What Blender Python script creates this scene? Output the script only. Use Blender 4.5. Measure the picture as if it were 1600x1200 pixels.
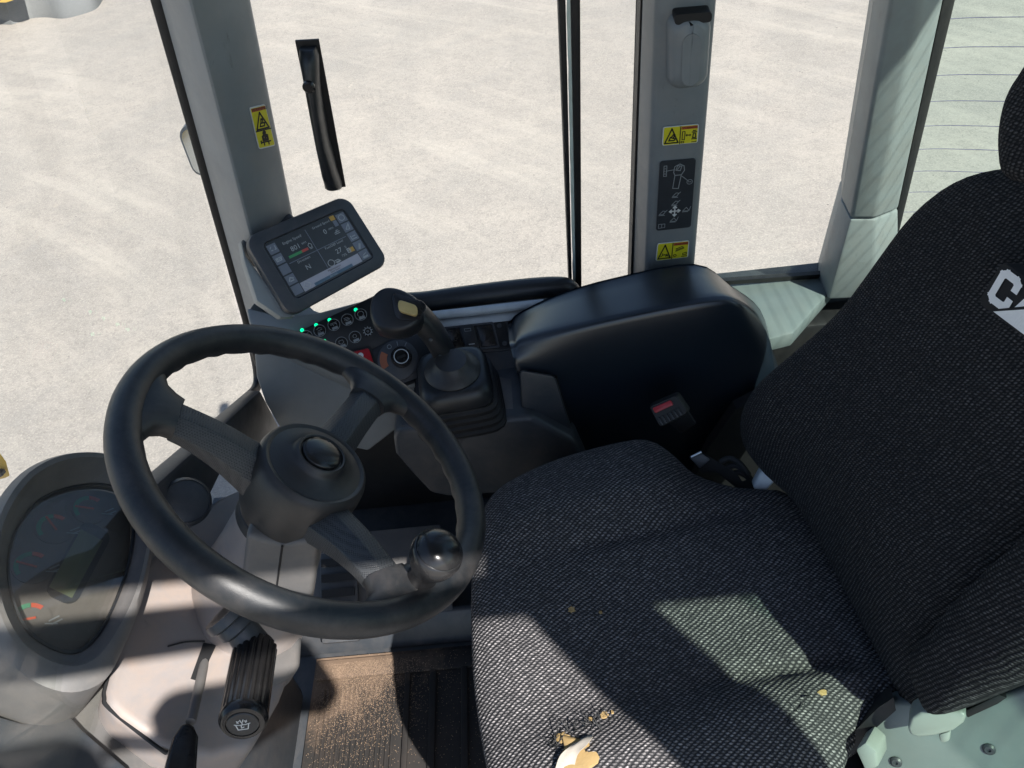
import bpy, bmesh, math, random
from mathutils import Vector, Matrix, noise

for o in list(bpy.data.objects):
    bpy.data.objects.remove(o)
S = bpy.context.scene
COL = S.collection
random.seed(7)

# ------------------------------------------------------------ camera
cam_d = bpy.data.cameras.new('camera')
cam = bpy.data.objects.new('camera', cam_d)
COL.objects.link(cam)
cam_d.sensor_width = 36.0
cam_d.lens = 27.0
cam_d.clip_start = 0.02
cam_d.clip_end = 1000.0
RV = Vector((0.99406, -0.04645, -0.09841))
UV_ = Vector((0.10234, 0.70655, 0.70023))
FV = Vector((-0.03701, 0.70614, -0.70711))
cam.matrix_world = Matrix(((RV.x, UV_.x, -FV.x, 0.0), (RV.y, UV_.y, -FV.y, 0.0), (RV.z, UV_.z, -FV.z, 1.32), (0, 0, 0, 1)))
S.camera = cam

# ------------------------------------------------------------ light
SUN = Vector((0.75, -1.0, 1.55)).normalized()       # direction towards the sun
w = bpy.data.worlds.new('World')
S.world = w
w.use_nodes = True
wn = w.node_tree.nodes
bg = wn['Background']
sky = wn.new('ShaderNodeTexSky')
sky.sky_type = 'NISHITA'
sky.sun_disc = False
sky.sun_elevation = math.asin(SUN.z)
sky.sun_rotation = math.atan2(SUN.x, SUN.y)
sky.altitude = 100
w.node_tree.links.new(sky.outputs[0], bg.inputs[0])
bg.inputs[1].default_value = 0.09
sd = bpy.data.lights.new('sun', 'SUN')
sd.energy = 5.0
sd.angle = math.radians(0.53)
sd.color = (1.0, 0.96, 0.91)
sun = bpy.data.objects.new('sun', sd)
COL.objects.link(sun)
sun.rotation_euler = SUN.to_track_quat('Z', 'Y').to_euler()
sun.location = (3, -5, 6)
S.view_settings.view_transform = 'Standard'
S.view_settings.look = 'None'
S.view_settings.exposure = 1.08
S.view_settings.gamma = 1.0
S.view_settings.use_curve_mapping = False
try:
    S.cycles.max_bounces = 8
    S.cycles.transparent_max_bounces = 12
    S.cycles.caustics_reflective = False
    S.cycles.caustics_refractive = False
except Exception:
    pass

# ------------------------------------------------------------ materials
def nm(name):
    m = bpy.data.materials.new(name)
    m.use_nodes = True
    t = m.node_tree
    return m, t, t.nodes['Principled BSDF']

def lk(t, a, b):
    t.links.new(a, b)

def mix_rgb(t, fac, c1, c2):
    n = t.nodes.new('ShaderNodeMix')
    n.data_type = 'RGBA'
    for i, v in ((0, fac), (6, c1), (7, c2)):
        if hasattr(v, 'links'):
            lk(t, v, n.inputs[i])
        else:
            n.inputs[i].default_value = v if i == 0 else (*v, 1)
    return n.outputs[2]

def noise_n(t, scale, detail=4, rough=0.6, coord='Object', dist=0.0, sc=None):
    tc = t.nodes.new('ShaderNodeTexCoord')
    n = t.nodes.new('ShaderNodeTexNoise')
    n.inputs['Scale'].default_value = scale
    n.inputs['Detail'].default_value = detail
    n.inputs['Roughness'].default_value = rough
    n.inputs['Distortion'].default_value = dist
    src = tc.outputs[coord]
    if sc:
        mp = t.nodes.new('ShaderNodeMapping')
        mp.inputs['Scale'].default_value = sc
        lk(t, src, mp.inputs[0])
        src = mp.outputs[0]
    lk(t, src, n.inputs['Vector'])
    return n.outputs['Fac']

def ramp(t, fac, a, b):
    r = t.nodes.new('ShaderNodeMapRange')
    r.inputs['From Min'].default_value = a
    r.inputs['From Max'].default_value = b
    lk(t, fac, r.inputs['Value'])
    return r.outputs[0]

def mth(t, op, *a):
    n = t.nodes.new('ShaderNodeMath')
    n.operation = op
    for i, v in enumerate(a):
        if hasattr(v, 'links'):
            lk(t, v, n.inputs[i])
        else:
            n.inputs[i].default_value = v
    return n.outputs[0]

def bump(t, p, h, strength, dist):
    b = t.nodes.new('ShaderNodeBump')
    b.inputs['Strength'].default_value = strength
    b.inputs['Distance'].default_value = dist
    lk(t, h, b.inputs['Height'])
    lk(t, b.outputs[0], p.inputs['Normal'])

def plastic(name, col, rough=0.5, dust=0.0, dcol=(0.32, 0.26, 0.21), grain=0.15, gscale=900, dscale=9.0, spec=0.5, rvar=1.0, scuff=0.0):
    m, t, p = nm(name)
    p.inputs['Specular IOR Level'].default_value = spec
    n1 = noise_n(t, dscale, 6, 0.65)
    c = mix_rgb(t, ramp(t, n1, 0.3, 0.7), tuple(x * 0.88 for x in col), tuple(min(1, x * 1.1) for x in col))
    if dust > 0:
        n2 = noise_n(t, dscale * 2.3, 8, 0.7, dist=0.4)
        f = mth(t, 'MULTIPLY', ramp(t, n2, 0.42, 0.72), dust)
        c = mix_rgb(t, f, c, dcol)
    if scuff > 0:
        n5 = noise_n(t, 22, 9, 0.75, dist=0.8, sc=(1, 1, 0.5))
        c = mix_rgb(t, mth(t, 'MULTIPLY', ramp(t, n5, 0.62, 0.70), scuff), c, tuple(x * 0.35 for x in col))
    lk(t, c, p.inputs['Base Color'])
    n3 = noise_n(t, 40, 5, 0.7)
    r = t.nodes.new('ShaderNodeMapRange')
    lk(t, n3, r.inputs['Value'])
    r.inputs['To Min'].default_value = rough - 0.1 * rvar
    r.inputs['To Max'].default_value = rough + 0.12 * rvar
    lk(t, r.outputs[0], p.inputs['Roughness'])
    if grain > 0:
        g = noise_n(t, gscale, 2, 0.5)
        bump(t, p, g, grain, 0.0006)
    return m

def flat(name, col, rough=0.5, emit=0.0, metal=0.0):
    m, t, p = nm(name)
    n = noise_n(t, 60, 3)
    lk(t, mix_rgb(t, ramp(t, n, 0.3, 0.7), tuple(x * 0.9 for x in col), tuple(min(1, x * 1.08) for x in col)), p.inputs['Base Color'])
    p.inputs['Roughness'].default_value = rough
    p.inputs['Metallic'].default_value = metal
    if emit:
        p.inputs['Emission Color'].default_value = (*col, 1)
        p.inputs['Emission Strength'].default_value = emit
    return m

def glass(name, tint, refl=1.0, film=0.07):
    m = bpy.data.materials.new(name)
    m.use_nodes = True
    t = m.node_tree
    t.nodes.remove(t.nodes['Principled BSDF'])
    out = t.nodes['Material Output']
    tr = t.nodes.new('ShaderNodeBsdfTransparent')
    tr.inputs[0].default_value = (*tint, 1)
    gl = t.nodes.new('ShaderNodeBsdfGlossy')
    gl.inputs['Roughness'].default_value = 0.02
    fr = t.nodes.new('ShaderNodeFresnel')
    fr.inputs[0].default_value = 1.35
    mx = t.nodes.new('ShaderNodeMixShader')
    lk(t, mth(t, 'MULTIPLY', fr.outputs[0], refl), mx.inputs[0])
    lk(t, tr.outputs[0], mx.inputs[1])
    lk(t, gl.outputs[0], mx.inputs[2])
    df = t.nodes.new('ShaderNodeBsdfDiffuse')
    df.inputs[0].default_value = (0.5, 0.48, 0.44, 1)
    mx2 = t.nodes.new('ShaderNodeMixShader')
    nz = noise_n(t, 5.0, 8, 0.7, dist=1.0, sc=(1, 1, 0.35))
    lk(t, mth(t, 'MULTIPLY', ramp(t, nz, 0.35, 0.75), film), mx2.inputs[0])
    lk(t, mx.outputs[0], mx2.inputs[1])
    lk(t, df.outputs[0], mx2.inputs[2])
    lk(t, mx2.outputs[0], out.inputs[0])
    return m

def fabric(name, rot=0.0, fd=None, fl=None, ru=0.0040, rv=0.0047):
    m, t, p = nm(name)
    tc = t.nodes.new('ShaderNodeUVMap')
    mp = t.nodes.new('ShaderNodeMapping')
    mp.inputs['Rotation'].default_value = (0, 0, rot)
    lk(t, tc.outputs[0], mp.inputs[0])
    wob = t.nodes.new('ShaderNodeTexNoise')
    wob.inputs['Scale'].default_value = 30
    lk(t, mp.outputs[0], wob.inputs['Vector'])
    sx = t.nodes.new('ShaderNodeSeparateXYZ')
    lk(t, mp.outputs[0], sx.inputs[0])
    wv = mth(t, 'MULTIPLY', mth(t, 'SUBTRACT', wob.outputs['Fac'], 0.5), 0.008)
    row = mth(t, 'DIVIDE', mth(t, 'ADD', sx.outputs[1], wv), rv)
    rfl = mth(t, 'FLOOR', row)
    rf = mth(t, 'SUBTRACT', mth(t, 'SUBTRACT', row, rfl), 0.5)
    colv = mth(t, 'ADD', mth(t, 'DIVIDE', sx.outputs[0], ru), mth(t, 'MULTIPLY', rf, 0.8))
    colv = mth(t, 'ADD', colv, mth(t, 'MULTIPLY', rfl, 0.37))
    cf = mth(t, 'SUBTRACT', mth(t, 'FRACT', colv), 0.5)
    e = mth(t, 'ADD', mth(t, 'POWER', mth(t, 'ABSOLUTE', mth(t, 'DIVIDE', rf, 0.40)), 2.0), mth(t, 'POWER', mth(t, 'ABSOLUTE', mth(t, 'DIVIDE', cf, 0.42)), 2.0))
    loop = ramp(t, e, 1.15, 0.25)
    ridge = mth(t, 'SUBTRACT', 1.0, mth(t, 'MULTIPLY', mth(t, 'ABSOLUTE', rf), 2.0))
    fib = t.nodes.new('ShaderNodeTexNoise')
    fib.inputs['Scale'].default_value = 420
    fib.inputs['Detail'].default_value = 3
    lk(t, mp.outputs[0], fib.inputs['Vector'])
    big = t.nodes.new('ShaderNodeTexNoise')
    big.inputs['Scale'].default_value = 7
    big.inputs['Detail'].default_value = 5
    lk(t, mp.outputs[0], big.inputs['Vector'])
    cid = t.nodes.new('ShaderNodeCombineXYZ')
    lk(t, rfl, cid.inputs[0])
    lk(t, mth(t, 'FLOOR', colv), cid.inputs[1])
    wn_ = t.nodes.new('ShaderNodeTexWhiteNoise')
    lk(t, cid.outputs[0], wn_.inputs['Vector'])
    fac = mth(t, 'MULTIPLY', loop, ramp(t, fib.outputs['Fac'], 0.28, 0.64))
    fac = mth(t, 'MULTIPLY', fac, mth(t, 'ADD', 0.45, mth(t, 'MULTIPLY', wn_.outputs['Value'], 0.75)))
    fac = mth(t, 'MULTIPLY', fac, mth(t, 'ADD', 0.6, mth(t, 'MULTIPLY', big.outputs['Fac'], 0.6)))
    c = mix_rgb(t, fac, fd or FAB_D, fl or FAB_L)
    lk(t, c, p.inputs['Base Color'])
    p.inputs['Roughness'].default_value = 0.95
    p.inputs['Specular IOR Level'].default_value = 0.15
    p.inputs['Sheen Weight'].default_value = 0.0
    p.inputs['Sheen Roughness'].default_value = 0.4
    h = mth(t, 'ADD', mth(t, 'MULTIPLY', loop, 0.6), mth(t, 'ADD', mth(t, 'MULTIPLY', ridge, 0.5), mth(t, 'MULTIPLY', fib.outputs['Fac'], 0.4)))
    bump(t, p, h, 0.8, 0.0022)
    return m
FAB_D = (0.034, 0.034, 0.0365)
FAB_L = (0.40, 0.377, 0.374)

M = {}
M['black'] = plastic('black plastic', (0.011, 0.0135, 0.017), 0.38, 0.05, grain=0.2)
M['rim'] = plastic('wheel rim vinyl', (0.010, 0.0125, 0.0155), 0.43, 0.28, (0.13, 0.11, 0.098), grain=0.3, gscale=1400)
M['knob'] = plastic('polished knob', (0.016, 0.016, 0.017), 0.22, 0.04, (0.10, 0.08, 0.07), grain=0.0)
M['hub'] = plastic('worn hub plastic', (0.027, 0.0265, 0.027), 0.42, 0.2, (0.12, 0.095, 0.078), grain=0.25)
M['gloss'] = plastic('glossy black plastic', (0.012, 0.012, 0.013), 0.22, 0.04, grain=0.0)
M['cover'] = plastic('console cover plastic', (0.009, 0.0145, 0.0225), 0.29, 0.0, spec=0.75, grain=0.06, rvar=0.25)
M['dgrey'] = plastic('dark grey plastic', (0.040, 0.046, 0.054), 0.42, 0.12, grain=0.2)
M['mgrey'] = plastic('mid grey plastic', (0.115, 0.112, 0.110), 0.5, 0.3, (0.25, 0.21, 0.18), grain=0.2)
M['dash'] = plastic('dusty dash plastic', (0.235, 0.212, 0.203), 0.5, 0.6, (0.34, 0.255, 0.20), grain=0.15, scuff=0.35)
M['paint'] = plastic('grey cab paint', (0.185, 0.205, 0.215), 0.42, 0.35, (0.25, 0.235, 0.215), grain=0.05, gscale=300, scuff=0.55)
M['paint2'] = plastic('light cab trim', (0.275, 0.30, 0.295), 0.5, 0.45, (0.25, 0.23, 0.20), grain=0.05, gscale=300, scuff=0.4)
M['liner'] = plastic('headliner', (0.09, 0.095, 0.10), 0.8, 0.0, grain=0.0)
M['rubber'] = plastic('black rubber', (0.010, 0.010, 0.011), 0.55, 0.03, grain=0.1)
M['pit'] = plastic('black void plastic', (0.008, 0.008, 0.009), 0.6, 0.0, grain=0.0)
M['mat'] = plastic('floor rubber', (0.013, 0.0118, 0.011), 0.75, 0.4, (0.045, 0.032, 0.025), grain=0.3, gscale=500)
M['steel'] = flat('bright steel', (0.55, 0.56, 0.57), 0.3, metal=1.0)
M['rail'] = flat('grey rail', (0.50, 0.53, 0.55), 0.35)
M['cgrey'] = plastic('grey console plastic', (0.19, 0.205, 0.21), 0.42, 0.2, (0.27, 0.24, 0.21), grain=0.15)
M['gedge'] = flat('glass edge', (0.62, 0.72, 0.66), 0.4)
M['yellow'] = flat('sticker yellow', (0.62, 0.56, 0.02), 0.45)
M['myellow'] = plastic('machine yellow paint', (0.62, 0.40, 0.06), 0.45, 0.3, (0.4, 0.36, 0.3), grain=0.0)
M['orange'] = flat('sticker red', (0.42, 0.09, 0.03), 0.45)
M['white'] = flat('print white', (0.62, 0.63, 0.62), 0.5)
M['dimprint'] = flat('dim print', (0.26, 0.28, 0.29), 0.5)
M['ink'] = flat('print black', (0.012, 0.012, 0.012), 0.5)
M['decal'] = flat('dark decal', (0.028, 0.032, 0.038), 0.4)
M['gsteel'] = flat('dull bucket steel', (0.13, 0.135, 0.135), 0.8)
M['red'] = flat('red button', (0.40, 0.012, 0.02), 0.35)
M['copper'] = flat('orange decal', (0.30, 0.10, 0.05), 0.5)
M['buff'] = flat('tan rocker', (0.55, 0.40, 0.16), 0.4)
M['led'] = flat('green led', (0.0, 0.75, 0.28), 0.3, emit=1.0)
M['foam'] = plastic('torn foam', (0.40, 0.27, 0.11), 0.9, 0.3, (0.40, 0.3, 0.17), grain=0.6, gscale=250)
M['foamw'] = plastic('torn backing', (0.42, 0.385, 0.33), 0.9, 0.2, grain=0.4, gscale=300)
M['seatpl'] = plastic('seat side plastic', (0.17, 0.20, 0.195), 0.45, 0.1, grain=0.1)
M['pale'] = plastic('pale lever plastic', (0.25, 0.28, 0.255), 0.4, 0.1, grain=0.1)
M['web'] = plastic('belt webbing', (0.020, 0.021, 0.022), 0.8, 0.0, grain=0.4, gscale=700)
M['fabric'] = fabric('ribbed seat fabric', math.radians(-38))
M['fabric2'] = fabric('ribbed backrest fabric', math.radians(4), (0.012, 0.013, 0.0155), (0.115, 0.115, 0.122), 0.0034, 0.0042)
M['glass'] = glass('side glass', (0.97, 0.975, 0.965), 0.08)
M['tint2'] = glass('light green quarter glass', (0.82, 0.93, 0.86), 0.2)
M['tint'] = glass('green rear glass', (0.65, 0.765, 0.715), 0.2)
M['lens'] = glass('gauge lens', (0.92, 0.94, 0.94), 3.6)
M['wire'] = flat('heating wire', (0.05, 0.04, 0.12), 0.5)
M['dial'] = flat('dial face', (0.13, 0.112, 0.10), 0.6)
M['lcd'] = flat('lcd green', (0.15, 0.17, 0.08), 0.4)
M['screen'] = flat('screen glass', (0.020, 0.026, 0.033), 0.2, emit=0.2)
M['uibtn'] = flat('screen button', (0.085, 0.105, 0.14), 0.3, emit=0.12)
M['uibar'] = flat('screen bar', (0.19, 0.21, 0.26), 0.3, emit=0.15)
M['uiblue'] = flat('screen blue bar', (0.045, 0.085, 0.13), 0.3, emit=0.12)
M['uitext'] = flat('screen text', (0.25, 0.28, 0.30), 0.3, emit=0.08)
M['uigreen'] = flat('screen green', (0.03, 0.18, 0.07), 0.3, emit=0.1)
M['uired'] = flat('screen red', (0.28, 0.05, 0.045), 0.3, emit=0.1)
M['uiamber'] = flat('screen amber', (0.30, 0.19, 0.04), 0.3, emit=0.1)
M['gred'] = flat('gauge red', (0.55, 0.08, 0.03), 0.5)
M['ggreen'] = flat('gauge green', (0.05, 0.22, 0.12), 0.5)
M['sawdust'] = flat('sawdust', (0.27, 0.19, 0.13), 0.9)
M['stone'] = flat('loose stones', (0.20, 0.19, 0.175), 0.9)
M['cloth'] = flat('patch cloth', (0.012, 0.012, 0.014), 0.9)
M['stitch'] = plastic('embroidery thread', (0.80, 0.81, 0.82), 0.8, 0.0, grain=0.9, gscale=420)

# textured spokes: fine dimples over the spoke plastic
def dimple():
    m, t, p = nm('dimpled spoke plastic')
    p.inputs['Base Color'].default_value = (0.05, 0.052, 0.055, 1)
    p.inputs['Roughness'].default_value = 0.42
    tc = t.nodes.new('ShaderNodeTexCoord')
    v = t.nodes.new('ShaderNodeTexVoronoi')
    v.inputs['Scale'].default_value = 520
    v.inputs['Randomness'].default_value = 0.15
    lk(t, tc.outputs['Object'], v.inputs['Vector'])
    bump(t, p, ramp(t, v.outputs['Distance'], 0.1, 0.6), 0.5, 0.0008)
    lk(t, mix_rgb(t, ramp(t, v.outputs['Distance'], 0.2, 0.55), (0.012, 0.014, 0.017), (0.05, 0.053, 0.057)), p.inputs['Base Color'])
    return m
M['dimple'] = dimple()

def mat_sunlit_dust():  # tan dust kept to the sun patch; rest stays dark to pass for shade
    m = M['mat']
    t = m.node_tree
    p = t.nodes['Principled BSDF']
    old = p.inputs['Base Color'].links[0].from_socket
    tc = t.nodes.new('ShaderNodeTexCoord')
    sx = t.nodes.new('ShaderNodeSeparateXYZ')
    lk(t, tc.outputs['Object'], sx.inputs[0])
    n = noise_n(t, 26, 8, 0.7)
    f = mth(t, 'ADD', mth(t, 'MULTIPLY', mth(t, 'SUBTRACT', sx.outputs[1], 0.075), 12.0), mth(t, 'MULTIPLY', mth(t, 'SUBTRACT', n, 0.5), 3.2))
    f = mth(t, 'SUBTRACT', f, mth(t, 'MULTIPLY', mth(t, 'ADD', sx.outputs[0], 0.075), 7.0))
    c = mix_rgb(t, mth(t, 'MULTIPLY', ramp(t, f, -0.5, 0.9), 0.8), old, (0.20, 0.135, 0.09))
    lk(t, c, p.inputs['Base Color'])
mat_sunlit_dust()

def ground_mat():
    m, t, p = nm('pale compacted gravel')
    a = noise_n(t, 0.45, 9, 0.70, dist=0.8)
    b = noise_n(t, 7.0, 8, 0.72, dist=0.5)
    g = noise_n(t, 2.0, 9, 0.74, dist=0.6)
    c = noise_n(t, 26.0, 8, 0.85)
    d = noise_n(t, 1.5, 9, 0.76, dist=0.7, sc=(0.40, 1.7, 1))
    e = noise_n(t, 60.0, 4, 0.85)
    col = mix_rgb(t, ramp(t, a, 0.34, 0.66), (0.251, 0.237, 0.216), (0.319, 0.291, 0.256))
    col = mix_rgb(t, mth(t, 'MULTIPLY', ramp(t, g, 0.46, 0.62), 0.5), col, (0.228, 0.214, 0.196))
    col = mix_rgb(t, mth(t, 'MULTIPLY', ramp(t, d, 0.50, 0.64), 0.26), col, (0.390, 0.354, 0.303))
    col = mix_rgb(t, mth(t, 'MULTIPLY', ramp(t, b, 0.48, 0.66), 0.45), col, (0.211, 0.196, 0.178))
    col = mix_rgb(t, mth(t, 'MULTIPLY', ramp(t, c, 0.48, 0.66), 0.8), col, (0.177, 0.166, 0.150))
    col = mix_rgb(t, mth(t, 'MULTIPLY', ramp(t, e, 0.50, 0.64), 0.7), col, (0.422, 0.385, 0.335))
    def curved(cx, cy, sr, sa):
        tc = t.nodes.new('ShaderNodeTexCoord')
        sx = t.nodes.new('ShaderNodeSeparateXYZ')
        lk(t, tc.outputs['Object'], sx.inputs[0])
        dx = mth(t, 'SUBTRACT', sx.outputs[0], cx)
        dy = mth(t, 'SUBTRACT', sx.outputs[1], cy)
        rr = mth(t, 'SQRT', mth(t, 'ADD', mth(t, 'MULTIPLY', dx, dx), mth(t, 'MULTIPLY', dy, dy)))
        an = mth(t, 'ARCTAN2', dy, dx)
        cv = t.nodes.new('ShaderNodeCombineXYZ')
        lk(t, mth(t, 'MULTIPLY', rr, sr), cv.inputs[0])
        lk(t, mth(t, 'MULTIPLY', an, sa), cv.inputs[1])
        n = t.nodes.new('ShaderNodeTexNoise')
        n.inputs['Scale'].default_value = 1.0
        n.inputs['Detail'].default_value = 6
        n.inputs['Roughness'].default_value = 0.65
        lk(t, cv.outputs[0], n.inputs['Vector'])
        return n.outputs['Fac']
    tk1 = curved(-16.0, -8.0, 3.0, 5.0)
    tk3 = curved(14.0, -6.0, 3.6, 6.0)
    col = mix_rgb(t, mth(t, 'MULTIPLY', ramp(t, tk3, 0.50, 0.70), 0.22), col, (0.25, 0.243, 0.228))
    tk2 = noise_n(t, 0.3, 3, 0.5)
    tkm = mth(t, 'MULTIPLY', ramp(t, tk1, 0.48, 0.68), mth(t, 'ADD', 0.3, ramp(t, tk2, 0.42, 0.6)))
    col = mix_rgb(t, mth(t, 'MULTIPLY', mth(t, 'MULTIPLY', tkm, ramp(t, b, 0.30, 0.58)), 0.42), col, (0.441, 0.406, 0.349))
    lk(t, col, p.inputs['Base Color'])
    p.inputs['Roughness'].default_value = 0.95
    p.inputs['Specular IOR Level'].default_value = 0.2
    h = mth(t, 'ADD', mth(t, 'MULTIPLY', b, 0.9), mth(t, 'ADD', mth(t, 'MULTIPLY', c, 0.6), mth(t, 'MULTIPLY', d, 0.5)))
    bump(t, p, h, 0.35, 0.022)
    return m
M['ground'] = ground_mat()

# ------------------------------------------------------------ helpers
def thing(name, label, cat, loc, group=None):
    o = bpy.data.objects.new(name, None)
    COL.objects.link(o)
    o.location = loc
    o.empty_display_size = 0.05
    o['label'] = label
    o['category'] = cat
    if group:
        o['group'] = group
    return o

def root_loc(o):
    while o.parent:
        o = o.parent
    return Vector(o.location)

def fin(name, bm, mat, parent=None, ang=35, bev=0.0, seg=2, uvf=None):
    """one bmesh in world coordinates -> one linked mesh object"""
    bmesh.ops.remove_doubles(bm, verts=bm.verts, dist=1e-6)
    if bev > 0:
        es = [e for e in bm.edges if len(e.link_faces) == 2 and e.calc_face_angle(0) > math.radians(28)]
        try:
            bmesh.ops.bevel(bm, geom=es, offset=bev, segments=seg, profile=0.5, affect='EDGES', clamp_overlap=True)
        except Exception:
            pass
    bmesh.ops.recalc_face_normals(bm, faces=bm.faces)
    if parent is not None:
        bmesh.ops.translate(bm, verts=bm.verts, vec=-root_loc(parent))
    me = bpy.data.meshes.new(name)
    bm.to_mesh(me)
    bm.free()
    me.polygons.foreach_set('use_smooth', [True] * len(me.polygons))
    me.set_sharp_from_angle(angle=math.radians(ang))
    ms = mat if isinstance(mat, (list, tuple)) else [mat]
    for k in ms:
        me.materials.append(M[k])
    o = bpy.data.objects.new(name, me)
    COL.objects.link(o)
    if parent is not None:
        o.parent = parent
    return o

def poly(bm, pts):
    return bm.faces.new([bm.verts.new(Vector(p)) for p in pts])

def add_prism(bm, pts, vec):
    pts = [Vector(p) for p in pts]
    vec = Vector(vec)
    a = [bm.verts.new(p) for p in pts]
    b = [bm.verts.new(p + vec) for p in pts]
    n = len(a)
    bm.faces.new(a)
    bm.faces.new(list(reversed(b)))
    for i in range(n):
        bm.faces.new((a[i], b[i], b[(i + 1) % n], a[(i + 1) % n]))

def prism(name, pts, vec, mat, parent=None, bev=0.0, seg=2, ang=35):
    bm = bmesh.new()
    add_prism(bm, pts, vec)
    return fin(name, bm, mat, parent, ang, bev, seg)

def add_box(bm, lo, hi):
    x0, y0, z0 = lo
    x1, y1, z1 = hi
    add_prism(bm, [(x0, y0, z0), (x1, y0, z0), (x1, y1, z0), (x0, y1, z0)], (0, 0, z1 - z0))

def box(name, lo, hi, mat, parent=None, bev=0.0):
    bm = bmesh.new()
    add_box(bm, lo, hi)
    return fin(name, bm, mat, parent, bev=bev)

def add_loft(bm, secs, cap=True, closed=True):
    rows = [[bm.verts.new(Vector(p)) for p in s] for s in secs]
    n = len(rows[0])
    for i in range(len(rows) - 1):
        for j in range(n if closed else n - 1):
            k = (j + 1) % n
            bm.faces.new((rows[i][j], rows[i][k], rows[i + 1][k], rows[i + 1][j]))
    if cap and closed:
        bm.faces.new(list(reversed(rows[0])))
        bm.faces.new(rows[-1])
    return rows

def loft(name, secs, mat, parent=None, cap=True, closed=True, bev=0.0, seg=2, ang=35):
    bm = bmesh.new()
    add_loft(bm, secs, cap, closed)
    return fin(name, bm, mat, parent, ang, bev, seg)

def basis(n):
    n = Vector(n).normalized()
    a = n.cross(Vector((0, 1, 0)) if abs(n.y) < 0.9 else Vector((1, 0, 0))).normalized()
    return a, n.cross(a).normalized(), n

def crom(pts, k):
    """Catmull-Rom through a polyline, k steps per span"""
    pts = [Vector(p) for p in pts]
    out = []
    n = len(pts)
    for i in range(n - 1):
        p0 = pts[max(i - 1, 0)] if i > 0 else pts[0] * 2 - pts[1]
        p1, p2 = pts[i], pts[i + 1]
        p3 = pts[i + 2] if i + 2 < n else pts[-1] * 2 - pts[-2]
        for s in range(k):
            t = s / k
            out.append(0.5 * ((2 * p1) + (p2 - p0) * t + (2 * p0 - 5 * p1 + 4 * p2 - p3) * t * t + (3 * p1 - p0 - 3 * p2 + p3) * t ** 3))
    out.append(pts[-1])
    return out

def ccrom(pts, k):
    """closed Catmull-Rom"""
    pts = [Vector(p) for p in pts]
    n = len(pts)
    out = []
    for i in range(n):
        p0, p1, p2, p3 = pts[i - 1], pts[i], pts[(i + 1) % n], pts[(i + 2) % n]
        for s in range(k):
            t = s / k
            out.append(0.5 * ((2 * p1) + (p2 - p0) * t + (2 * p0 - 5 * p1 + 4 * p2 - p3) * t * t + (3 * p1 - p0 - 3 * p2 + p3) * t ** 3))
    return out

def add_tube(bm, path, rad, n=12, cap=True, closed=False):
    path = [Vector(p) for p in path]
    m = len(path)
    if not hasattr(rad, '__len__'):
        rad = [rad] * m
    ref = None
    secs = []
    for i in range(m):
        if closed:
            t = (path[(i + 1) % m] - path[i - 1]).normalized()
        else:
            t = (path[min(i + 1, m - 1)] - path[max(i - 1, 0)]).normalized()
        if ref is None:
            ref = basis(t)[0]
        a = (ref - t * ref.dot(t)).normalized()
        ref = a
        b = t.cross(a)
        secs.append([path[i] + (a * math.cos(2 * math.pi * j / n) + b * math.sin(2 * math.pi * j / n)) * rad[i] for j in range(n)])
    if closed:
        secs.append(secs[0])
        add_loft(bm, secs, cap=False)
    else:
        add_loft(bm, secs, cap=cap)

def tube(name, path, rad, mat, parent=None, n=12, ang=50, closed=False):
    bm = bmesh.new()
    add_tube(bm, path, rad, n, closed=closed)
    return fin(name, bm, mat, parent, ang)

def add_lathe(bm, o, ax, prof, n=32, a0=None, sq=None):
    """prof: (radius, height along ax); sq = superellipse power for rounded-square sections"""
    o = Vector(o)
    a, b, c = basis(ax)
    if a0 is not None:
        a0 = Vector(a0)
        a = (a0 - c * a0.dot(c)).normalized()
        b = c.cross(a)
    secs = []
    for r, h in prof:
        s = []
        for j in range(n):
            th = 2 * math.pi * j / n
            cx, sx = math.cos(th), math.sin(th)
            if sq:
                k = (abs(cx) ** sq + abs(sx) ** sq) ** (-1.0 / sq)
            else:
                k = 1.0
            s.append(o + c * h + (a * cx + b * sx) * max(r, 1e-4) * k)
        secs.append(s)
    add_loft(bm, secs)

def lathe(name, o, ax, prof, mat, parent=None, n=32, a0=None, sq=None, ang=30):
    bm = bmesh.new()
    add_lathe(bm, o, ax, prof, n, a0, sq)
    return fin(name, bm, mat, parent, ang)

def skin(name, rows, mat, parent=None, ku=4, kv=4, thick=0.0, ang=60, tdir=None):
    """smooth sheet through rows of points; optional thickness along tdir"""
    rows = [crom(r, ku) for r in rows]
    cols = [crom([r[i] for r in rows], kv) for i in range(len(rows[0]))]
    bm = bmesh.new()
    V_ = [[bm.verts.new(p) for p in c] for c in cols]
    nu, nv = len(V_), len(V_[0])
    for i in range(nu - 1):
        for j in range(nv - 1):
            bm.faces.new((V_[i][j], V_[i + 1][j], V_[i + 1][j + 1], V_[i][j + 1]))
    if thick:
        d = Vector(tdir) * thick
        W_ = [[bm.verts.new(v.co + d) for v in c] for c in V_]
        for i in range(nu - 1):
            for j in range(nv - 1):
                bm.faces.new((W_[i][j + 1], W_[i + 1][j + 1], W_[i + 1][j], W_[i][j]))
        bd = [(i, 0) for i in range(nu)] + [(nu - 1, j) for j in range(1, nv)] + [(i, nv - 1) for i in range(nu - 2, -1, -1)] + [(0, j) for j in range(nv - 2, 0, -1)]
        for q in range(len(bd)):
            (i, j), (k, l) = bd[q], bd[(q + 1) % len(bd)]
            bm.faces.new((V_[i][j], W_[i][j], W_[k][l], V_[k][l]))
    return fin(name, bm, mat, parent, ang)

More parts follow.
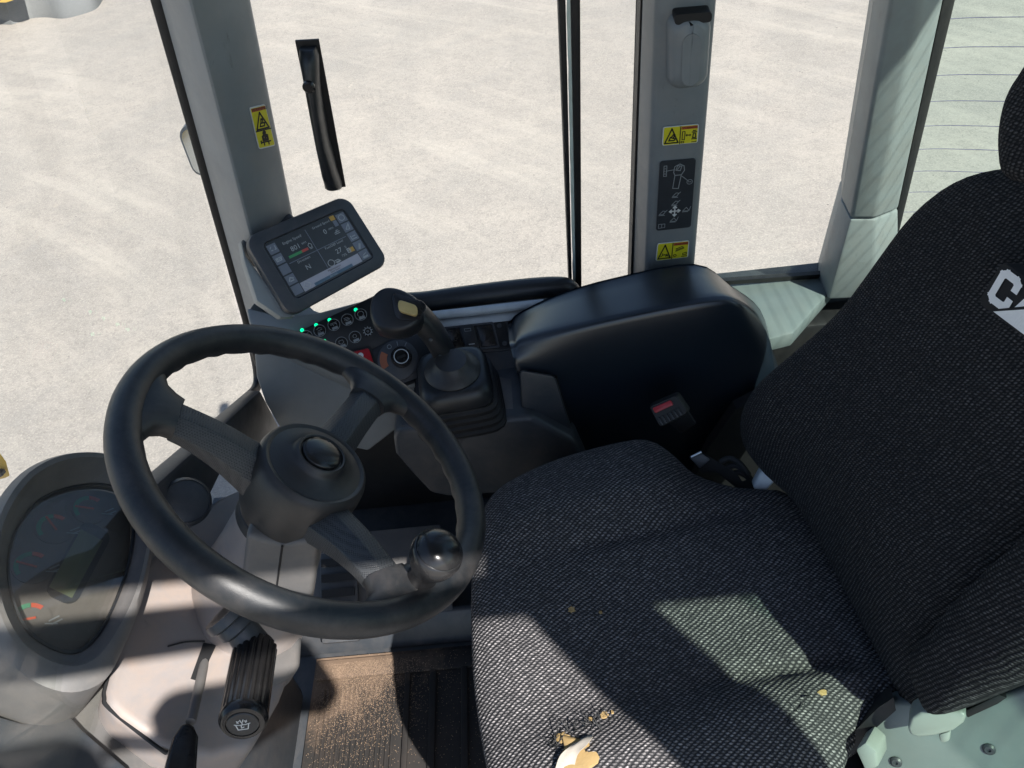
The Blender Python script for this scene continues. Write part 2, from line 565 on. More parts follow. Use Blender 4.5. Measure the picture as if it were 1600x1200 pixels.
class Fr:
    """flat frame: four corners (lower left, lower right, upper right, upper left) -> unit square"""
    def __init__(s, ll, lr, ur, ul):
        s.c = [Vector(p) for p in (ll, lr, ur, ul)]
        s.r = (s.c[1] - s.c[0] + s.c[2] - s.c[3]).normalized()
        u = (s.c[3] - s.c[0] + s.c[2] - s.c[1]).normalized()
        s.n = s.r.cross(u).normalized()
        s.u = s.n.cross(s.r).normalized()
        s.W = ((s.c[1] - s.c[0]).length + (s.c[2] - s.c[3]).length) / 2
        s.H = ((s.c[3] - s.c[0]).length + (s.c[2] - s.c[1]).length) / 2
    def p(s, a, b, h=0.0):
        c = s.c
        return c[0] * (1 - a) * (1 - b) + c[1] * a * (1 - b) + c[2] * a * b + c[3] * (1 - a) * b + s.n * h
    def rect(s, a0, b0, a1, b1, h=0.0):
        return [s.p(a0, b0, h), s.p(a1, b0, h), s.p(a1, b1, h), s.p(a0, b1, h)]
    def rrect(s, a0, b0, a1, b1, rad, h=0.0, k=5):
        """rounded rectangle, rad in metres"""
        ra, rb = rad / s.W, rad / s.H
        out = []
        for (ca, cb, st) in ((a1 - ra, b0 + rb, -90), (a1 - ra, b1 - rb, 0), (a0 + ra, b1 - rb, 90), (a0 + ra, b0 + rb, 180)):
            for i in range(k):
                th = math.radians(st + 90 * i / (k - 1))
                out.append(s.p(ca + ra * math.cos(th), cb + rb * math.sin(th), h))
        return out
    def disc(s, a, b, r, h=0.0, n=20, f=1.0, t0=0.0):
        c = s.p(a, b, h)
        return [c + s.r * (r * math.cos(t0 + 2 * math.pi * f * i / n)) + s.u * (r * math.sin(t0 + 2 * math.pi * f * i / n)) for i in range(n)]

def slab(name, pts, fr_n, th, mat, parent, bev=0.0):
    return prism(name, pts, Vector(fr_n) * -th, mat, parent, bev)

def strokes(bm, f, lines, wd, h):
    """flat ribbons along polylines given in frame units (wd in metres)"""
    for L in lines:
        P_ = [f.p(a, b, h) for a, b in L]
        for i in range(len(P_) - 1):
            d = (P_[i + 1] - P_[i])
            if d.length < 1e-7:
                continue
            d.normalize()
            q = f.n.cross(d) * wd * 0.5
            e = d * wd * 0.4
            add_prism(bm, [P_[i] - e - q, P_[i + 1] + e - q, P_[i + 1] + e + q, P_[i] - e + q], f.n * -0.00025)

def draw(name, f, lines, wd, h, mat, parent):
    bm = bmesh.new()
    strokes(bm, f, lines, wd, h)
    return fin(name, bm, mat, parent)

def circ(f, a, b, r, n=16, t0=0.0, f_=1.0):
    return [(a + r / f.W * math.cos(t0 + 2 * math.pi * f_ * i / n), b + r / f.H * math.sin(t0 + 2 * math.pi * f_ * i / n)) for i in range(n + 1)]

def ring(bm, f, a, b, r0, r1, h, n=24, th=0.0006):
    o1, i1 = f.disc(a, b, r1, h, n), f.disc(a, b, r0, h, n)
    o0, i0 = f.disc(a, b, r1, h - th, n), f.disc(a, b, r0, h - th, n)
    L = [[bm.verts.new(p) for p in q] for q in (i0, i1, o1, o0)]
    for k in range(4):
        A, B = L[k], L[(k + 1) % 4]
        for i in range(n):
            j = (i + 1) % n
            bm.faces.new((A[i], A[j], B[j], B[i]))

def text(name, s, f, a, b, size, h, mat, parent, align='CENTER', bold=0.0, xs=1.0):
    cu = bpy.data.curves.new(name, 'FONT')
    cu.body = s
    cu.align_x = align
    cu.align_y = 'CENTER'
    cu.size = size
    cu.resolution_u = 2
    cu.offset = bold
    t = bpy.data.objects.new(name, cu)
    COL.objects.link(t)
    bpy.context.view_layer.update()
    dg = bpy.context.evaluated_depsgraph_get()
    me = bpy.data.meshes.new_from_object(t.evaluated_get(dg))
    bpy.data.objects.remove(t)
    bpy.data.curves.remove(cu)
    o0 = f.p(a, b, h) - root_loc(parent)
    for v in me.vertices:
        v.co = o0 + f.r * (v.co.x * xs) + f.u * v.co.y
    me.materials.clear()
    me.materials.append(M[mat])
    me.name = name
    o = bpy.data.objects.new(name, me)
    COL.objects.link(o)
    o.parent = parent
    return o

def pillow(name, loop, n, H, mat, parent, hf=None, rings=14, k=3, power=3.0, back=0.06, rot=0.0, c0=None, origin=None):
    """upholstered pad: closed outline loop, puffed along n, with a skirt going back; hf adds local height"""
    loop = ccrom(loop, k)
    n = Vector(n).normalized()
    m = len(loop)
    c = Vector(c0) if c0 is not None else sum(loop, Vector()) / m
    a, b, n = basis(n)
    org = Vector(origin) if origin is not None else c
    bm = bmesh.new()
    uvl = bm.loops.layers.uv.new('UVMap')
    rows = []
    lens = {}
    def mk(p, q, extra):
        v = bm.verts.new(p)
        lens[v] = (q, extra)
        return v
    ss = [1.0 - (1 - math.cos(math.pi / 2 * i / rings)) * 0.0 - (i / rings) ** 1.0 for i in range(rings)]
    ss = [math.cos(math.pi / 2 * (i / rings) ** 0.8) if False else 1.0 - (i / rings) ** 1.35 for i in range(rings)]
    for lev in (2, 1):
        rows.append([mk(c + (p - c) * (1.0 - 0.05 * (lev - 1)) - n * back * lev / 2, p, -back * lev / 2) for p in loop])
    for s in ss:
        row = []
        for p in loop:
            q = c + (p - c) * s
            h = H * (1.0 - s ** power) ** (1.0 / power)
            if hf:
                h += hf(q) * (1.0 - s ** 6)
            row.append(mk(q + n * h, q, 0))
        rows.append(row)
    ctr = mk(c + n * (H + (hf(c) if hf else 0)), c, 0)
    def uvset(fc):
        for l in fc.loops:
            q, ex = lens[l.vert]
            d = q - org
            u_, v_ = d.dot(a), d.dot(b)
            if ex < 0:
                r = Vector((u_, v_))
                if r.length > 1e-6:
                    r = r * (1 + (-ex) / r.length)
                u_, v_ = r.x, r.y
            l[uvl].uv = (u_, v_)
    for i in range(len(rows) - 1):
        for j in range(m):
            kx = (j + 1) % m
            uvset(bm.faces.new((rows[i][j], rows[i][kx], rows[i + 1][kx], rows[i + 1][j])))
    for j in range(m):
        uvset(bm.faces.new((rows[-1][j], rows[-1][(j + 1) % m], ctr)))
    return fin(name, bm, mat, parent, 75)

def smooth(e0, e1, x):
    t = min(1.0, max(0.0, (x - e0) / (e1 - e0)))
    return t * t * (3 - 2 * t)

GZ = -2.40                                         # ground level below the cab floor

# ============================================================ GROUND
bm = bmesh.new()
poly(bm, [(-300, -300, GZ), (300, -300, GZ), (300, 300, GZ), (-300, 300, GZ)])
g = fin('ground', bm, 'ground')
g['kind'] = 'structure'

# ============================================================ CAB SHELL
cab = thing('loader_cab', 'grey painted wheel loader cab with large windows around the driver place', 'vehicle cab', (0.1, 0.4, 0.0))

def yw(z):
    return 1.05 - 0.105 * (z - 0.46)

def ext(p, q, z):
    p, q = Vector(p), Vector(q)
    return p + (q - p) * ((z - p.z) / (q.z - p.z))

def pillar_secs(lines, zb, zt, vec):
    """lines: list of (top, bottom) 3D points of the visible edges; closed at the back by pushing the outer edges along vec"""
    out = []
    for z in (zb, zt):
        f = [ext(a, b, z) for a, b in lines]
        out.append(f + [f[-1] + Vector(vec), f[0] + Vector(vec)])
    return out

ZT = 1.785
box('floor_pan', (-0.75, -0.28, -0.05), (0.87, 1.06, -0.003), 'dgrey', cab)
bm = bmesh.new()
add_box(bm, (-0.34, -0.31, ZT), (0.94, 0.95, 1.85))
fin('roof_panel', bm, 'liner', cab, bev=0.015)
# right wall below the windows
bm = bmesh.new()
add_box(bm, (-0.50, 1.045, -0.05), (0.87, 1.10, 0.445))
fin('side_wall', bm, 'dgrey', cab)
bm = bmesh.new()
add_box(bm, (-0.47, 0.985, 0.0), (0.87, 1.043, 0.40))
fin('side_lining', bm, 'rubber', cab, bev=0.006)
# rear wall below the rear window, and left side of the cab
box('rear_wall', (0.872, -0.28, -0.05), (0.91, 1.0, 0.42), 'dgrey', cab)
box('rear_shelf', (0.60, -0.2, 0.34), (0.870, 0.98, 0.42), 'dgrey', cab)
for a, b, nme in (((0.540, -0.33, -0.05), (0.662, -0.275, ZT - 0.002), 'door_pillar'),
                  ((0.875, -0.31, 0.424), (0.92, -0.26, ZT - 0.002), 'door_pillar')):
    box(nme, a, b, 'paint', cab, bev=0.006)
loft('door_pillar', [[(x, -0.33, z), (x + 0.06, -0.33, z), (x + 0.06, -0.28, z), (x, -0.28, z)] for x, z in ((-0.60, 0.0), (-0.335, ZT - 0.002))], 'paint', cab, bev=0.006)
box('door_rail', (-0.30, -0.315, 1.655), (0.538, -0.28, 1.708), 'paint', cab, bev=0.006)
box('rear_header', (0.664, -0.32, 1.665), (0.873, -0.28, ZT - 0.004), 'paint', cab)
box('rear_quarter_panel', (0.664, -0.32, -0.05), (0.873, -0.28, 0.45), 'paint', cab)
# unseen panels and arms added on the open side to shade column and dash
def shade_panel(x0, x1, z0, z1):
    f = Fr((x0, -0.345, z0), (x1, -0.345, z0), (x1, -0.345, z1), (x0, -0.345, z1))
    o = loft('shade_panel', [f.rrect(0.06, 0.06, 0.94, 0.94, 0.03, 0.035, 7), f.rrect(0, 0, 1, 1, 0.045, 0.01, 7), f.rrect(0.02, 0.02, 0.98, 0.98, 0.04, 0.0, 7)], 'black', cab, ang=50)
    return o
shade_panel(-0.27, 0.005, 1.22, 1.60)
shade_panel(0.075, 0.30, 1.44, 1.648)
tube('shade_panel_arm', [(-0.12, -0.33, 1.60), (-0.10, -0.32, 1.64), (-0.10, -0.31, 1.66)], 0.012, 'black', cab, 10)
tube('shade_panel_arm', [(0.005, -0.34, 1.55), (0.075, -0.34, 1.55)], 0.010, 'black', cab, 10)
prism('quarter_glass', [(0.664, -0.30, 0.452), (0.873, -0.30, 0.452), (0.873, -0.30, 1.663), (0.664, -0.30, 1.663)], (0, 0.005, 0), 'tint2', cab)

# front pillar (between windscreen and side window)
f1 = [(-0.4035, 0.9897, 1.0343), (-0.4536, 1.0207, 0.739)]
f2 = [(-0.3411, 0.9123, 1.0531), (-0.3838, 0.941, 0.78)]
f3 = [(-0.2992, 0.991, 1.0219), (-0.3465, 1.0222, 0.7243)]
mid = [tuple((Vector(a) * 0.45 + Vector(b) * 0.55)) for a, b in zip(f2, f3)]
loft('front_pillar', pillar_secs([f1, f2, mid, f3], 0.33, ZT - 0.003, (-0.02, 0.07, 0)), 'paint', cab, bev=0.007, seg=3)
# black windscreen seal beside the pillar
s1 = [(-0.4213, 1.002, 1.0322), (-0.4715, 1.0334, 0.7334)]
s2 = [(-0.4079, 1.0022, 1.0306), (-0.4574, 1.0336, 0.7315)]
sl = loft('windscreen_seal', pillar_secs([s1, s2], 0.36, ZT - 0.005, (-0.005, 0.02, 0)), 'rubber', cab, bev=0.003)
bm = bmesh.new()
pth = [(-0.5119, 1.0878, 0.496), (-0.5311, 1.0914, 0.3911), (-0.5423, 1.0864, 0.3296), (-0.544, 1.0591, 0.3203), (-0.5374, 0.996, 0.3568), (-0.516, 0.8154, 0.4732), (-0.4961, 0.6392, 0.5824), (-0.4851, 0.5444, 0.6422)]
add_tube(bm, crom(pth, 6), 0.009, 10)
fin('windscreen_seal', bm, 'rubber', cab, 50)
# grey frame strip under the windscreen corner, with the vent on it
prism('windscreen_frame', [(-0.4959, 0.9785, 0.3889), (-0.5276, 1.047, 0.216), (-0.5056, 0.8871, 0.3361), (-0.481, 0.7228, 0.4702), (-0.4768, 0.6504, 0.4934), (-0.4707, 0.6004, 0.5264), (-0.4484, 0.5182, 0.6484), (-0.4406, 0.5082, 0.6911), (-0.448, 0.5722, 0.6506), (-0.4696, 0.7545, 0.5324), (-0.4886, 0.9172, 0.4289)], (-0.025, 0, 0.005), 'dgrey', cab, bev=0.006)
vo = Vector((-0.435, 0.5679, 0.6105))
bm = bmesh.new()
add_lathe(bm, vo, (0.6, -0.35, 0.7), [(0.029, -0.03), (0.030, -0.004), (0.026, 0.002), (0.0255, 0.0005), (0.018, 0.003), (0.002, 0.004)], 28)
vent = fin('air_vent', bm, 'dgrey', cab)
# windscreen pane (raked, runs down past the frame strip)
wp = [(-0.4128, 0.9853, 1.0368), (-0.4675, 1.0246, 0.7384), (-0.5121, 1.104, 0.4947), (-0.5443, 1.071, 0.3189)]
top = ext(wp[0], wp[1], ZT - 0.01)
bot = ext(wp[2], wp[3], 0.12)
bot, top = bot + Vector((0, 0.05, 0)), top + Vector((0, 0.05, 0))
prism('windscreen', [bot, top, (top.x, -0.25, top.z), (bot.x, -0.25, bot.z)], (-0.005, 0, -0.001), 'glass', cab)

# side pillar behind the sliding window
g1 = [(0.1736, 0.9969, 0.9657), (0.1757, 1.0426, 0.5305)]
g2 = [(0.1803, 0.9449, 0.9824), (0.187, 0.9883, 0.5689)]
g3 = [(0.2515, 0.9458, 0.9739), (0.2641, 0.9895, 0.5577)]
g4 = [(g3[0][0] + 0.012, yw(g3[0][2]), g3[0][2]), (g3[1][0] + 0.012, yw(g3[1][2]), g3[1][2])]
loft('side_pillar', pillar_secs([g1, g2, g3, g4], 0.42, ZT - 0.003, (0, 0.05, 0)), 'paint', cab, bev=0.008, seg=3)
h1 = [(0.1713, 0.9969, 0.966), (0.1714, 1.0425, 0.5311)]
loft('pillar_seal', pillar_secs([h1, [tuple(Vector(p) + Vector((-0.0006, 0, 0))) for p in g1]], 0.455, ZT - 0.005, (0, 0.03, 0)), 'rubber', cab)
# moulded belt guide cover on the side pillar
pk = Fr(*[(0.1987, 0.9568, 0.8685), (0.2513, 0.957, 0.8672), (0.247, 0.9465, 0.967), (0.1924, 0.9463, 0.969)])
secs = []
for h, ins, b0, b1 in ((-0.004, 0.0, 0.0, 1.0), (0.008, 0.03, 0.03, 0.97), (0.017, 0.10, 0.10, 0.94), (0.021, 0.20, 0.18, 0.90)):
    secs.append(pk.rrect(ins, b0, 1 - ins, b1, 0.018, h, 6))
pcov = loft('belt_guide_cover', secs, 'paint', cab, ang=50)
prism('slot', pk.rrect(0.14, 0.90, 0.94, 1.02, 0.004, 0.0175, 4), pk.n * -0.018, 'pit', pcov)
prism('front_insert', pk.rrect(0.30, 0.13, 0.72, 0.80, 0.012, 0.0222, 5), pk.n * -0.002, 'paint', pcov)

# rear pillar with its lower joint
r1 = [(0.465, 1.0005, 0.9311), (0.5015, 1.0358, 0.5953)]
r2 = [(0.4583, 0.9431, 0.9511), (0.4941, 0.9779, 0.6195)]
r3 = [(0.4926, 0.9363, 0.9495), (0.5283, 0.9706, 0.6221)]
r4 = [(0.5288, 0.9544, 0.9392), (0.5698, 0.9885, 0.6143)]
zj = r2[1][2]
loft('rear_pillar', pillar_secs([r1, r2, r3, r4], zj, ZT - 0.003, (0.02, 0.06, 0)), 'paint2', cab, bev=0.006, seg=3)
q1, q2, q3, q4 = [ext(a[0], a[1], zj - 0.002) for a in (r1, r2, r3, r4)]
b1_ = Vector((0.5002, 1.0503, 0.4569))
b2_ = Vector((0.4984, 0.9926, 0.4796))
lowsec = [[b1_ + Vector((0, 0, -0.03)), b2_ + Vector((0, 0, -0.03)), b2_ + Vector((0.07, -0.007, -0.03)), b2_ + Vector((0.12, 0.01, -0.03)), b2_ + Vector((0.14, 0.09, -0.03)), b1_ + Vector((0.02, 0.06, -0.03))],
          [q1, q2, q3, q4, q4 + Vector((0.02, 0.06, 0)), q1 + Vector((0.02, 0.06, 0))]]
loft('pillar_foot', lowsec, 'paint2', cab, bev=0.004)
t1 = [(a[0] , a[1]) for a in (r4,)][0]
rs0 = [(0.5317, 0.9597, 0.9371), (0.573, 0.9944, 0.6067)]
rs1 = [(0.554, 0.9725, 0.9303), (0.5919, 1.0076, 0.5958)]
loft('rear_window_seal', pillar_secs([rs0, rs1], 0.44, ZT - 0.005, (0.01, 0.03, 0)), 'rubber', cab, bev=0.003)
# wrapped rear window with heating wires
def rear_path(z):
    s0 = ext(rs1[0], rs1[1], z)
    y0 = s0.y + 0.01
    return crom([(s0.x - 0.012, y0, z), (s0.x + 0.05, y0 - 0.012, z), (s0.x + 0.15, y0 - 0.05, z), (s0.x + 0.23, y0 - 0.13, z), (s0.x + 0.265, y0 - 0.36, z), (s0.x + 0.275, y0 - 0.75, z), (s0.x + 0.275, -0.27, z)], 6)
bm = bmesh.new()
rws = [rear_path(z) for z in (0.43, 0.7, 1.0, 1.4, ZT - 0.01)]
rows = [[bm.verts.new(p) for p in r] for r in rws]
for i in range(len(rows) - 1):
    for j in range(len(rows[0]) - 1):
        bm.faces.new((rows[i][j], rows[i][j + 1], rows[i + 1][j + 1], rows[i + 1][j]))
rg = fin('rear_window', bm, 'tint', cab, 80)
for k in range(32):
    z = 0.52 + 0.0385 * k
    tube('heating_wire', [p + Vector((-0.003, -0.003, 0)) for p in rear_path(z)], 0.00055, 'wire', rg, 4)
# sill ledge under the rear side window
sd_ = [(0.3356, 1.0636, 0.452), (0.5144, 1.0506, 0.452), (0.5182, 1.0228, 0.452), (0.4166, 0.9175, 0.452), (0.3729, 0.9087, 0.452), (0.3577, 1.0098, 0.452)]
prism('window_ledge', sd_, (0, 0, -0.03), 'seatpl', cab, bev=0.004)
prism('ledge_seal', [(0.3264, 1.046, 0.4697), (0.5116, 1.0469, 0.4607), (0.5159, 1.0479, 0.451), (0.3309, 1.047, 0.4599)], (0, 0.01, 0), 'rubber', cab)

# side windows: three panes and the black sliding joint
def pane(name, pts, m='glass'):
    return prism(name, pts, (0, 0.005, 0.0005), m, cab)
a0, a1 = [ext(f3[0], f3[1], z) for z in (ZT - 0.01, 0.45)]
d0, d1 = [ext(*[(0.0711, 0.9956, 0.9779), (0.0702, 1.0461, 0.4973)], z) for z in (ZT - 0.01, 0.45)]
e0, e1 = [ext(*[(0.0962, 0.9959, 0.9749), (0.0874, 1.048, 0.4795)], z) for z in (ZT - 0.01, 0.45)]
k0, k1 = [ext(h1[0], h1[1], z) for z in (ZT - 0.01, 0.45)]
m0, m1 = [ext(g4[0], g4[1], z) for z in (ZT - 0.01, 0.45)]
n0, n1 = [ext(r1[0], r1[1], z) for z in (ZT - 0.01, 0.45)]
pane('side_window', [a1, d1, d0, a0])
pane('side_window', [e1, k1, k0, e0])
pane('side_window', [m1, n1, n0, m0])
jl = [[(0.0695, 0.9956, 0.9781), (0.0658, 1.046, 0.4979)], [(0.079, 0.9957, 0.9769), (0.0713, 1.0461, 0.4971)]]
loft('window_seal', pillar_secs(jl, 0.44, ZT - 0.006, (0, 0.02, 0)), 'rubber', cab, bev=0.003)
bm = bmesh.new()
gl = [(0.0801, 0.9999, 0.9754), (0.0727, 1.0505, 0.4935)]
gr = [(0.0848, 1.0, 0.9748), (0.0782, 1.0506, 0.4927)]
prev = None
NSEG = 60
for i in range(NSEG + 1):
    z = 0.45 + (1.77 - 0.45) * i / NSEG
    jit = 0.0012 * noise.noise(Vector((0, 0, z * 60)))
    A, B = ext(gl[0], gl[1], z), ext(gr[0], gr[1], z)
    A.x += jit
    B.x += 0.0009 * noise.noise(Vector((3, 0, z * 90)))
    cur = (bm.verts.new(A), bm.verts.new(B))
    if prev:
        bm.faces.new((prev[0], prev[1], cur[1], cur[0]))
    prev = cur
fin('glass_edge', bm, 'gedge', cab)
jr = [[(0.0852, 0.9958, 0.9762), (0.0774, 1.0478, 0.481)], [(0.097, 0.9959, 0.9748), (0.0874, 1.048, 0.4795)]]
loft('window_seal', pillar_secs(jr, 0.44, ZT - 0.006, (0, 0.02, 0)), 'rubber', cab, bev=0.003)

# ============================================================ SIDE WINDOW HANDLE
hf_ = Fr(*[(-0.2864, 1.0157, 0.748), (-0.2559, 1.0158, 0.7473), (-0.2316, 0.9928, 0.9665), (-0.261, 0.9926, 0.9684)])
wh = prism('window_handle', hf_.rect(0, 0, 1, 1, 0.0), hf_.n * -0.003, 'rubber', cab)
wh['label'] = 'long black pull handle with backing plate on the side window'
secs = []
for b, a0_, a1_, h in ((0.015, 0.10, 0.86, 0.010), (0.05, 0.08, 0.88, 0.020), (0.16, 0.06, 0.80, 0.028), (0.4, 0.10, 0.70, 0.036), (0.62, 0.12, 0.72, 0.036), (0.78, 0.10, 0.80, 0.030), (0.92, 0.10, 0.92, 0.024), (0.97, 0.16, 0.86, 0.014)):
    am = (a0_ + a1_) / 2
    hw = (a1_ - a0_) / 2
    secs.append([hf_.p(am + hw * math.cos(t), b, 0.002 + h * max(0, math.sin(t)) ** 0.6) for t in [math.pi * i / 10 for i in range(11)]])
loft('grip', secs, 'black', wh, ang=60)
lathe('release_button', hf_.p(0.42, 0.80, 0.030), hf_.n, [(0.008, 0.0), (0.008, 0.003), (0.006, 0.005), (0.001, 0.005)], 'gloss', wh, 16)

# ============================================================ STICKERS
def sticker(q, label, grp, vertical=False, kind=0):
    f = Fr(*q)
    o = thing('warning_sticker', label, 'sticker', f.p(0.5, 0.5), grp)
    prism('border', f.rrect(0, 0, 1, 1, 0.003, 0.0012), f.n * -0.0012, 'white', o)
    prism('yellow_field', f.rrect(0.03, 0.03, 0.97, 0.97, 0.002, 0.0016), f.n * -0.0006, 'yellow', o)
    bm = bmesh.new()
    if vertical:
        prism('red_header', f.rect(0.06, 0.89, 0.94, 0.965, 0.002), f.n * -0.0003, 'orange', o)
        text('printed_word', 'WARNING', f, 0.55, 0.928, 0.006, 0.0023, 'ink', o)
        tri = [(0.5, 0.85), (0.12, 0.47), (0.88, 0.47), (0.5, 0.85)]
        strokes(bm, f, [tri], 0.0022, 0.002)
        strokes(bm, f, [[(0.03, 0.435), (0.97, 0.435)]], 0.0016, 0.002)
        strokes(bm, f, [[(0.35, 0.53), (0.62, 0.53), (0.68, 0.60), (0.42, 0.60), (0.35, 0.53)], [(0.45, 0.60), (0.50, 0.70), (0.60, 0.68)], [(0.55, 0.60), (0.62, 0.72)]], 0.002, 0.002)
        strokes(bm, f, [circ(f, 0.5, 0.37, 0.0016, 8)], 0.0032, 0.002)
        strokes(bm, f, [[(0.5, 0.31), (0.5, 0.20)], [(0.36, 0.29), (0.36, 0.20), (0.64, 0.20), (0.64, 0.29), (0.5, 0.33), (0.36, 0.29)], [(0.42, 0.20), (0.58, 0.29)]], 0.0034, 0.002)
        strokes(bm, f, [[(0.22, 0.15), (0.78, 0.15)], [(0.36, 0.15), (0.36, 0.08)], [(0.64, 0.15), (0.64, 0.08)], [(0.2, 0.19), (0.2, 0.13)]], 0.002, 0.002)
    else:
        prism('red_header', f.rect(0.52, 0.80, 0.965, 0.95, 0.002), f.n * -0.0003, 'orange', o)
        text('printed_word', 'WARNING', f, 0.76, 0.875, 0.0042, 0.0023, 'ink', o)
        strokes(bm, f, [[(0.25, 0.88), (0.07, 0.12), (0.44, 0.12), (0.25, 0.88)]], 0.0019, 0.002)
        strokes(bm, f, [[(0.49, 0.04), (0.49, 0.96)]], 0.0012, 0.002)
        if kind == 0:
            strokes(bm, f, [[(0.18, 0.25), (0.33, 0.25), (0.36, 0.33), (0.22, 0.42), (0.18, 0.25)], [(0.24, 0.42), (0.32, 0.60)], [(0.30, 0.36), (0.34, 0.55)]], 0.0018, 0.002)
            strokes(bm, f, [[(0.55, 0.25), (0.62, 0.25), (0.62, 0.68), (0.55, 0.68), (0.55, 0.25)], [(0.66, 0.47), (0.78, 0.47)], [(0.68, 0.52), (0.66, 0.47), (0.68, 0.42)], [(0.76, 0.52), (0.78, 0.47), (0.76, 0.42)]], 0.0011, 0.002)
            strokes(bm, f, [[(0.82, 0.25), (0.95, 0.25)], [(0.84, 0.32), (0.93, 0.32), (0.91, 0.55), (0.86, 0.55), (0.84, 0.32)], [(0.82, 0.62), (0.95, 0.62)], [(0.85, 0.70), (0.92, 0.70)]], 0.0014, 0.002)
            strokes(bm, f, [[(0.53, 0.07), (0.60, 0.07), (0.60, 0.16), (0.53, 0.16), (0.53, 0.07)], [(0.82, 0.09), (0.95, 0.09)]], 0.0009, 0.002)
        else:
            strokes(bm, f, [[(0.15, 0.24), (0.22, 0.32), (0.36, 0.30)], [(0.20, 0.30), (0.20, 0.40)], [(0.26, 0.34), (0.38, 0.22)], [(0.30, 0.22), (0.33, 0.36)]], 0.0013, 0.002)
            strokes(bm, f, [[(0.60, 0.52), (0.84, 0.66)], [(0.60, 0.46), (0.84, 0.60)], [(0.60, 0.60), (0.80, 0.72)]], 0.0012, 0.002)
            strokes(bm, f, [circ(f, 0.58, 0.22, 0.0022, 8), [(0.82, 0.22), (0.93, 0.22), (0.93, 0.34), (0.82, 0.30), (0.82, 0.22)], [(0.78, 0.12), (0.95, 0.12)]], 0.0010, 0.002)
    fin('printed_symbols', bm, 'ink', o)
    return o
sticker([(-0.3479, 0.9774, 0.8399), (-0.3337, 1.0039, 0.8298), (-0.3254, 0.9947, 0.8935), (-0.3386, 0.9706, 0.9012)], 'tall yellow warning sticker with seat belt symbol on the front pillar', None, True)
sticker([(0.1985, 0.9646, 0.7848), (0.2476, 0.9648, 0.7834), (0.2466, 0.9618, 0.812), (0.1985, 0.9616, 0.8134)], 'yellow warning sticker on the side pillar just above the dark control diagram', 'wide yellow warning stickers on the side pillar', kind=0)
sticker([(0.2007, 0.9867, 0.5745), (0.2522, 0.9866, 0.5751), (0.2513, 0.983, 0.6093), (0.2019, 0.983, 0.6099)], 'yellow warning sticker low on the side pillar under the dark control diagram', 'wide yellow warning stickers on the side pillar', kind=1)

f = Fr(*[(0.1985, 0.9803, 0.6357), (0.251, 0.9803, 0.6358), (0.2474, 0.9674, 0.7578), (0.1973, 0.9673, 0.7592)])
dg_ = thing('control_diagram', 'dark plate with white joystick and arrow drawings on the side pillar', 'decal', f.p(0.5, 0.5))
prism('plate', f.rrect(0, 0, 1, 1, 0.004, 0.0014), f.n * -0.0014, 'decal', dg_)
draw('joystick_drawing', f, [[(0.40, 0.62), (0.44, 0.80), (0.40, 0.84), (0.42, 0.92), (0.56, 0.95), (0.68, 0.92), (0.70, 0.86), (0.62, 0.80), (0.56, 0.61), (0.40, 0.62)], [(0.46, 0.87), (0.50, 0.93), (0.62, 0.92), (0.58, 0.86), (0.46, 0.87)], [(0.50, 0.88), (0.57, 0.92)], [(0.44, 0.80), (0.62, 0.80)]], 0.0011, 0.002, 'dimprint', dg_)
draw('leader_line', f, [[(0.22, 0.87), (0.42, 0.88)], [(0.64, 0.78), (0.84, 0.70)], circ(f, 0.87, 0.69, 0.004, 12), [(0.12, 0.80), (0.20, 0.80), (0.20, 0.94), (0.12, 0.94), (0.12, 0.80)], [(0.83, 0.69), (0.91, 0.69)]], 0.0008, 0.002, 'dimprint', dg_)
for i, ch in enumerate('FNR'):
    text('printed_letter', ch, f, 0.16, 0.90 - 0.035 * i, 0.0045, 0.002, 'dimprint', dg_)
ar = [[(0.50, 0.21), (0.50, 0.35)], [(0.36, 0.28), (0.64, 0.28)]]
for (x, y, dx, dy) in ((0.5, 0.355, 0, 1), (0.5, 0.205, 0, -1), (0.35, 0.28, -1, 0), (0.65, 0.28, 1, 0)):
    if dx:
        ar.append([(x - dx * 0.055, y + 0.02), (x, y), (x - dx * 0.055, y - 0.02)])
    else:
        ar.append([(x - 0.045, y - dy * 0.025), (x, y), (x + 0.045, y - dy * 0.025)])
draw('arrow_cross', f, ar, 0.0018, 0.002, 'white', dg_)
for (cx, cy, s) in ((0.50, 0.40, 1), (0.48, 0.15, -1), (0.15, 0.27, 1), (0.82, 0.29, -1), (0.50, 0.52, 1)):
    draw('bucket_drawing', f, [[(cx - 0.09, cy - 0.02), (cx + 0.02, cy - 0.025), (cx + 0.09, cy + 0.02 * s), (cx + 0.01, cy + 0.03), (cx - 0.09, cy - 0.02)], [(cx + 0.09, cy + 0.02 * s), (cx + 0.13, cy + 0.035)], [(cx - 0.10, cy - 0.034), (cx + 0.06, cy - 0.036)]], 0.0009, 0.002, 'dimprint', dg_)
draw('book_drawing', f, [[(0.06, 0.04), (0.24, 0.045), (0.24, 0.10), (0.06, 0.10), (0.06, 0.04)], [(0.15, 0.045), (0.15, 0.10)]], 0.0008, 0.002, 'dimprint', dg_)
# ============================================================ RIGHT CONSOLE
con = thing('side_console', 'dark grey moulded console along the side window carrying the switches and joystick', 'console', (-0.1, 0.85, 0.3))
